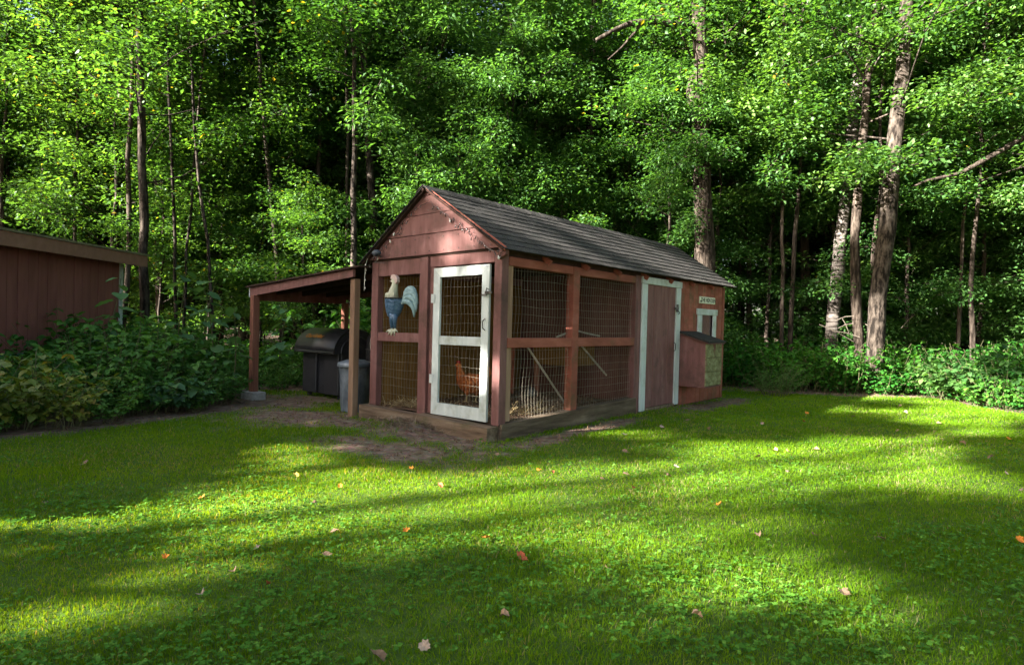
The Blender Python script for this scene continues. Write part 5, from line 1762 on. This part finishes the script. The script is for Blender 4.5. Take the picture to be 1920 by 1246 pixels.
# tall large-leaved plants, every leaf its own piece
def big_leaf_mesh(seed, L):
    r = random.Random(seed)
    nseg = 6
    vs, fs = [], []
    for i in range(nseg + 1):
        f = i / nseg
        w = L * 0.40 * (math.sin(math.pi * min(f * 0.80 + 0.2, 1.0)) ** 0.85) if i < nseg else 0.002
        if i == 0: w = L * 0.22
        z = -0.22 * L * f * f
        vs += [(L * f - (0.08 * L if i == 0 else 0), -w, z + 0.07 * L + r.uniform(-.01, .01)), (L * f, 0, z), (L * f - (0.08 * L if i == 0 else 0), w, z + 0.07 * L + r.uniform(-.01, .01))]
    for i in range(nseg):
        for j in range(2):
            fs.append((i * 3 + j, i * 3 + j + 1, (i + 1) * 3 + j + 1, (i + 1) * 3 + j))
    me = tri_mesh('leaf', np.array(vs), np.array(fs), [r.uniform(0.3, 0.9)] * len(vs), smooth=True)
    me.materials.append(BROAD)
    return me


bl = [big_leaf_mesh(i, 0.21 + 0.015 * i) for i in range(5)]
for k, (px, Z, H, n_, lab) in enumerate(((335, 9.4, 1.95, 17, 'tall large-leaved plant left of the lean-to, nearest the brown trunk'), (412, 9.7, 1.75, 16, 'tall large-leaved plant between the brown trunk and the lean-to post'),
                                         (372, 10.4, 1.8, 14, 'tall large-leaved plant set back between its two taller neighbours'), (438, 9.2, 1.35, 12, 'large-leaved plant close to the left lean-to post'),
                                         (205, 9.0, 1.75, 12, 'tall thin plant with broad leaves in front of the shed corner'), (520, 11.6, 1.4, 12, 'large-leaved plant with lit leaves seen under the lean-to roof'))):
    p = at(px, 640, depth=Z)
    t = empty('tall_plant', (p.x, p.y, 0), random.uniform(0, 6), lab, 'plant')
    g = np.random.default_rng(700 + k)
    st_ = limb_curve((0, 0, 0), (g.normal(0, 0.08), g.normal(0, 0.08), 1), H, 10, g, up=0.1, wob=0.05)
    b = MB(); b.tube(st_, list(np.linspace(0.012, 0.004, 11)), 5); b.build('stem', CANE, t)
    for q in range(n_):
        f = 0.3 + 0.7 * q / (n_ - 1)
        i = min(int(f * 10), 9); s = Vector(st_[i]).lerp(Vector(st_[i + 1]), f * 10 - i)
        o = link('leaf', bl[q % 5], None, t)
        az = q * 2.5 + g.normal(0, 0.3)
        o.location = s + Vector((math.cos(az), math.sin(az), 0.1)) * 0.05
        o.rotation_euler = (g.normal(0, 0.2), g.uniform(-0.05, 0.45), az)
        sc = g.uniform(0.6, 1.05); o.scale = (sc, sc, sc)

# brush pile between the trunks
g = np.random.default_rng(31)
bp_ = empty('brush_pile', at(1580, 640, depth=13.75), 0, 'small pile of bare dead branches at the foot of the birch', 'branches')
for (x0, y0, x1, y1) in ((1536, 608, 1600, 640), (1568, 600, 1602, 592), (1572, 615, 1600, 606), (1606, 600, 1640, 620), (1560, 620, 1612, 632), (1690, 615, 1715, 590), (1580, 598, 1592, 625)):
    p0, p1 = at(x0, y0, depth=13.9), at(x1, y1, depth=13.6)
    b = MB(); b.tube([q - bp_.location for q in (p0, (p0 + p1) / 2 + Vector((0, 0, 0.03)), p1)], [0.010, 0.008, 0.005], 5); b.build('branch', DEADWOOD, bp_)

# ragged low growth along the foot of both banks
g = np.random.default_rng(202)
n = 60000
x = g.uniform(-9, 14, n); y = g.uniform(4.5, 15, n)
d = edge_dist(x, y, LAWN); ins = inside(x, y, LAWN)
cx, cy = to_coop(x, y)
k = np.where(ins, d < 0.22, d < 1.3) & (fbm(x * 1.8, y * 1.8, 81) > 0.44) & (x > -7.0) & ~((cx > -5.2) & (cx < 1.0) & (cy < 6.8)) & ~((x > -2.4) & (x < 3.8))
x, y, d = x[k], y[k], d[k]; n = len(x)
zz = ground_z(x, y) + g.uniform(0.01, 0.16, n) * (0.5 + fbm(x * 3, y * 3, 82))
me = leaf_cloud('bank_weeds', np.stack([x, y, zz], 1), rand_normals(g, n, 0.6), rand_dirs(g, n), g.uniform(0.025, 0.075, n), np.clip(g.normal(0.5, 0.25, n), 0, 0.97))
tag(link('bank_weeds', me, BANK), kind='stuff')

# ------------------------------------------------------------------ lawn
def blade_field(name, x, y, h, w, val, g, mat, lean=0.45):
    n = len(x)
    az = g.uniform(0, 2 * np.pi, n)
    S = np.stack([np.cos(az), np.sin(az), np.zeros(n)], 1)
    la = g.uniform(0, 2 * np.pi, n)
    lm = np.abs(g.normal(0, lean, n))
    Ld = np.stack([np.cos(la) * lm, np.sin(la) * lm, np.zeros(n)], 1)
    P = np.stack([x, y, ground_z(x, y) - 0.004], 1)
    up = np.array([0, 0, 1.0])
    h = 0.82 * h[:, None]; w = w[:, None]
    m1 = P + h * (0.55 * up + 0.35 * Ld)
    tp = P + h * ((1.0 - 0.25 * lm[:, None]) * up + Ld)
    V = np.stack([P - S * w, P + S * w, m1 - S * w * 0.8, m1 + S * w * 0.8, tp], 1)
    F = (np.arange(n)[:, None, None] * 5 + np.array([(0, 1, 3), (0, 3, 2), (2, 3, 4)])[None]).reshape(-1, 3)
    me = tri_mesh(name, V.reshape(-1, 3), F, np.repeat(val, 5))
    return tag(link(name, me, mat), kind='stuff')


def field_points(g, dens, y0, y1, half):
    area = (y1 - y0) * 2 * (half * (y0 + y1) / 2 + 0.9)
    n = int(area * dens)
    y = g.uniform(y0, y1, n); x = g.uniform(-1, 1, n) * (half * y + 0.9)
    k = g.uniform(0, 1, n) < grass_amount(x, y) ** 1.3 * (0.35 + 1.15 * fbm(x * 2.2, y * 2.2, 17))
    return x[k], y[k]


g = np.random.default_rng(99)
XS, YS_, HS, WS = [], [], [], []
for (y0, y1, dens, h0, w0) in ((1.9, 3.2, 11500, 0.034, 0.0018), (3.2, 4.6, 8500, 0.036, 0.0021), (4.6, 6.5, 5600, 0.038, 0.0027), (6.5, 9.0, 3400, 0.040, 0.0036), (9.0, 13.6, 1900, 0.042, 0.0050)):
    x, y = field_points(g, dens, y0, y1, 0.84)
    XS.append(x); YS_.append(y)
    HS.append(h0 * g.uniform(0.55, 1.4, len(x)) * (0.5 + 0.9 * fbm(x * 1.7, y * 1.7, 18)))
    WS.append(w0 * g.uniform(0.7, 1.3, len(x)))
x, y, h, w = map(np.concatenate, (XS, YS_, HS, WS))
val = np.clip(0.18 + 0.55 * fbm(x * 1.4, y * 1.4, 14) + g.normal(0, 0.14, len(x)), 0, 0.9)
dry = g.uniform(0, 1, len(x)) < 0.05 + 0.3 * np.clip(fbm(x * 0.9, y * 0.9, 15) - 0.5, 0, 1) * 2
val[dry] = g.uniform(0.92, 1.0, dry.sum())
blade_field('lawn_grass', x, y, h, w, val, g, GRASS, 0.75)
print('grass blades', len(x))

# clover and plantain in the lawn
CXS, CYS = [], []
for (y0, y1, dens) in ((1.9, 3.2, 1050), (3.2, 4.6, 640), (4.6, 7.0, 240), (7, 12.5, 90)):
    x, y = field_points(g, dens, y0, y1, 0.84)
    k = fbm(x * 1.1, y * 1.1, 55) + g.normal(0, 0.06, len(x)) > np.where(y < 4.6, 0.50, 0.56)
    CXS.append(x[k]); CYS.append(y[k])
x = np.concatenate(CXS); y = np.concatenate(CYS); n = len(x)
hz = ground_z(x, y) + g.uniform(0.012, 0.045, n)
az = g.uniform(0, 6.28, n); sz = g.uniform(0.010, 0.023, n)
big = g.uniform(0, 1, n) < 0.13
sz[big] *= 1.35
P, Tn = [], []
for m_ in range(3):
    a = az + m_ * 2.094
    P.append(np.stack([x, y, hz], 1)); Tn.append(np.stack([np.cos(a), np.sin(a), g.uniform(-0.1, 0.5, n)], 1))
P = np.concatenate(P); Tn = np.concatenate(Tn)
nn = rand_normals(g, len(P), 0.45)
me = leaf_cloud('clover', P, nn, Tn, np.tile(sz, 3), np.clip(g.normal(0.5, 0.22, len(P)), 0, 1), 'kite', 0.42)
tag(link('clover', me, CLOVER), kind='stuff')
print('clover', n)

# chips and litter on the bare earth
g = np.random.default_rng(12)
n = 26000
x = g.uniform(-4.6, 9, n); y = g.uniform(5.2, 14.2, n)
ga = grass_amount(x, y)
cx, cy = to_coop(x, y)
k = (ga < 0.55) & ~((cx > -2.2) & (cx < 0.05) & (cy > -0.15) & (cy < 6.25)) & ((edge_dist(x, y, LAWN) < 0.6) | inside(x, y, LAWN)) & (g.uniform(0, 1, n) < np.where(y < 8.6, 0.5, 0.22))
chips('ground_litter', x[k], y[k], ground_z(x[k], y[k]), CHIP, 0.015, 0.055, 0.005, g, None, lift=0.006)
x = g.normal(-1.2, 0.3, 500); y = g.normal(7.02, 0.2, 500)
cx, cy = to_coop(x, y)
k = cy < -0.2
chips('dry_grass_heap', x[k], y[k], ground_z(x[k], y[k]) + 0.01, surf('dry_thatch', [(0.3, (0.11, 0.075, 0.05)), (0.7, (0.26, 0.19, 0.13))], scale=(9, 9, 9), rough=0.95, bump=0), 0.05, 0.14, 0.0025, g, None, tilt=0.3)

# fallen leaves, each a thing
def fallen_leaf_mesh(seed, mat):
    r = random.Random(seed)
    outl = [(0, -0.5), (0.15, -0.36), (0.30, -0.32), (0.32, -0.14), (0.42, 0.04), (0.30, 0.16), (0.22, 0.34), (0.10, 0.36), (0, 0.55), (-0.11, 0.37), (-0.24, 0.33), (-0.29, 0.14), (-0.40, 0.03), (-0.33, -0.15), (-0.29, -0.33), (-0.13, -0.37)]
    vs = []
    ca, cb2 = r.uniform(0.9, 2.2), r.uniform(-0.6, 1.2)
    def curl(x, y):
        return (x, y, ca * x * x + cb2 * y * y + 0.03 * math.sin(9 * x + 5 * y) + r.uniform(-0.02, 0.02))
    vs = [curl(x * r.uniform(0.85, 1.1), y * r.uniform(0.9, 1.1)) for x, y in outl] + [curl(0, 0)]
    fs = [(i, (i + 1) % 16, 16) for i in range(16)]
    b = MB(); b.add(vs, fs)
    return b.mesh('fallen_leaf', mat)


def lf(name, a, c_):
    return surf(name, [(0.3, a), (0.7, c_)], scale=(4, 4, 4), rough=0.75, bump=0.1, obj_var=0.15)


LC = {'orange': lf('orange_leaf', (0.42, 0.13, 0.02), (0.60, 0.24, 0.04)), 'red': lf('red_brown_leaf', (0.22, 0.05, 0.025), (0.36, 0.10, 0.045)),
      'tan': lf('tan_leaf', (0.17, 0.105, 0.06), (0.29, 0.19, 0.12)), 'pale': lf('pale_leaf', (0.22, 0.16, 0.12), (0.34, 0.26, 0.20)),
      'brown': lf('brown_leaf', (0.13, 0.075, 0.045), (0.24, 0.15, 0.09)), 'yellow': lf('yellow_leaf', (0.5, 0.34, 0.05), (0.62, 0.45, 0.10))}
lm_ = {c_: [fallen_leaf_mesh(i * 7 + j, LC[c_]) for j in range(3)] for i, c_ in enumerate(LC)}
LEAVES = [(437, 970, 'pale', 1, 'pale curled leaf alone in the sunlit grass left of centre'), (377, 1107, 'pale', 1, 'pale leaf in clover, the one farthest left in the foreground'),
          (483, 1023, 'pale', 1.2, 'long pale grey leaf lying flat in the sunlit left lawn'), (614, 1033, 'tan', 1.1, 'tan pink leaf at the shade edge left of centre'),
          (507, 1088, 'red', 1.1, 'dark reddish leaf standing in the shaded grass at left'), (311, 1041, 'orange', 1, 'bright orange red leaf on the left lawn near the shade'),
          (555, 885, 'yellow', 1.2, 'yellow orange lobed leaf lying flat in front of the bare earth'), (379, 925, 'orange', 1.1, 'upright orange leaf at the corner of the shed shadow'),
          (772, 873, 'orange', 1, 'small vivid orange leaf below the coop front'), (826, 907, 'red', 1, 'rusty leaf in sunlit grass below the coop door'),
          (638, 908, 'orange', 0.8, 'tiny orange leaf in the sun left of the coop door'), (84, 936, 'pale', 1, 'grey white leaf at the left end of the shed shadow'),
          (160, 862, 'tan', 0.9, 'tan leaf in the deep shed shadow at left'), (978, 1040, 'red', 1.5, 'large red brown leaf standing in the middle of the lawn'),
          (1140, 1062, 'tan', 1.4, 'tan leaf lying in a thin shade band right of the large red leaf'), (1583, 1100, 'tan', 1.5, 'tan curled leaf on the right foreground lawn'),
          (1308, 1148, 'tan', 1.5, 'narrow tan leaf standing on edge in the right foreground'), (709, 1223, 'brown', 1.4, 'rolled brown leaf at the bottom of the picture'),
          (797, 1210, 'pale', 1.3, 'pale leaf right of the rolled brown leaf at the bottom'), (945, 1155, 'tan', 1.2, 'tan leaf in the shaded centre foreground'),
          (1350, 939, 'orange', 1, 'orange leaf at the edge of the shade band right of centre'), (1170, 815, 'pale', 1.6, 'large pale leaf on the lawn below the plank door'),
          (1513, 772, 'orange', 1.3, 'orange leaf far back on the lawn near the right bank')]
more = [(1527, 996, 'brown'), (1652, 1003, 'brown'), (1423, 995, 'tan'), (1172, 844, 'tan'), (1268, 869, 'pale'), (1254, 886, 'tan'), (1173, 883, 'tan'), (1128, 890, 'brown'), (1186, 907, 'red'), (1010, 880, 'orange'),
        (1036, 880, 'red'), (1420, 853, 'brown'), (1478, 881, 'pale'), (1477, 843, 'tan'), (1453, 841, 'tan'), (1531, 837, 'tan'), (1664, 854, 'tan'), (1508, 790, 'red'), (1398, 772, 'pale'), (1290, 786, 'tan'),
        (1329, 800, 'tan'), (1430, 793, 'pale'), (1688, 760, 'tan'), (1698, 772, 'pale'), (1683, 806, 'tan'), (1766, 822, 'brown'), (1857, 855, 'tan'), (1886, 888, 'pale'), (1890, 821, 'orange'), (1806, 830, 'tan'),
        (1916, 918, 'pale'), (1913, 1008, 'orange'), (590, 937, 'tan'), (627, 990, 'tan'), (912, 1003, 'orange'), (438, 1063, 'tan'), (762, 988, 'orange'), (1600, 780, 'tan'), (1560, 806, 'tan'), (1760, 790, 'tan'), (1240, 800, 'pale'), (845, 838, 'pale'), (932, 850, 'tan')]
cname = {'orange': 'orange', 'red': 'reddish brown', 'tan': 'tan', 'pale': 'pale', 'brown': 'dark brown', 'yellow': 'yellow'}
for q in more:
    where = ('far right lawn' if q[0] > 1640 else 'lawn between the coop side and the right bank' if q[1] < 830 else 'lawn right of the coop corner' if q[0] > 960 else 'lawn in front of the lean-to and coop')
    LEAVES.append((q[0], q[1], q[2], 1.0, '%s fallen leaf on the %s' % (cname[q[2]], where)))
seen = {}
for q in LEAVES: seen[q[4]] = seen.get(q[4], 0) + 1
for k, (px, py, c_, s, lab) in enumerate(LEAVES):
    p = at(px, py, z=0.035)
    o = bpy.data.objects.new('fallen_leaf', lm_[c_][k % 3]); col.objects.link(o)
    z = float(ground_z(p.x, p.y))
    sz = 0.052 * (1 + (s - 1) * 0.45) * (1.0 if p.y < 6 else 1.3)
    o.location = (p.x, p.y, z + 0.024); o.scale = (sz, sz * random.uniform(0.8, 1.2), sz)
    o.rotation_euler = (random.uniform(-0.7, 0.5), random.uniform(-0.6, 0.6), random.uniform(0, 6.28))
    tag(o, lab, 'leaf', 'fallen leaves on the lawn')
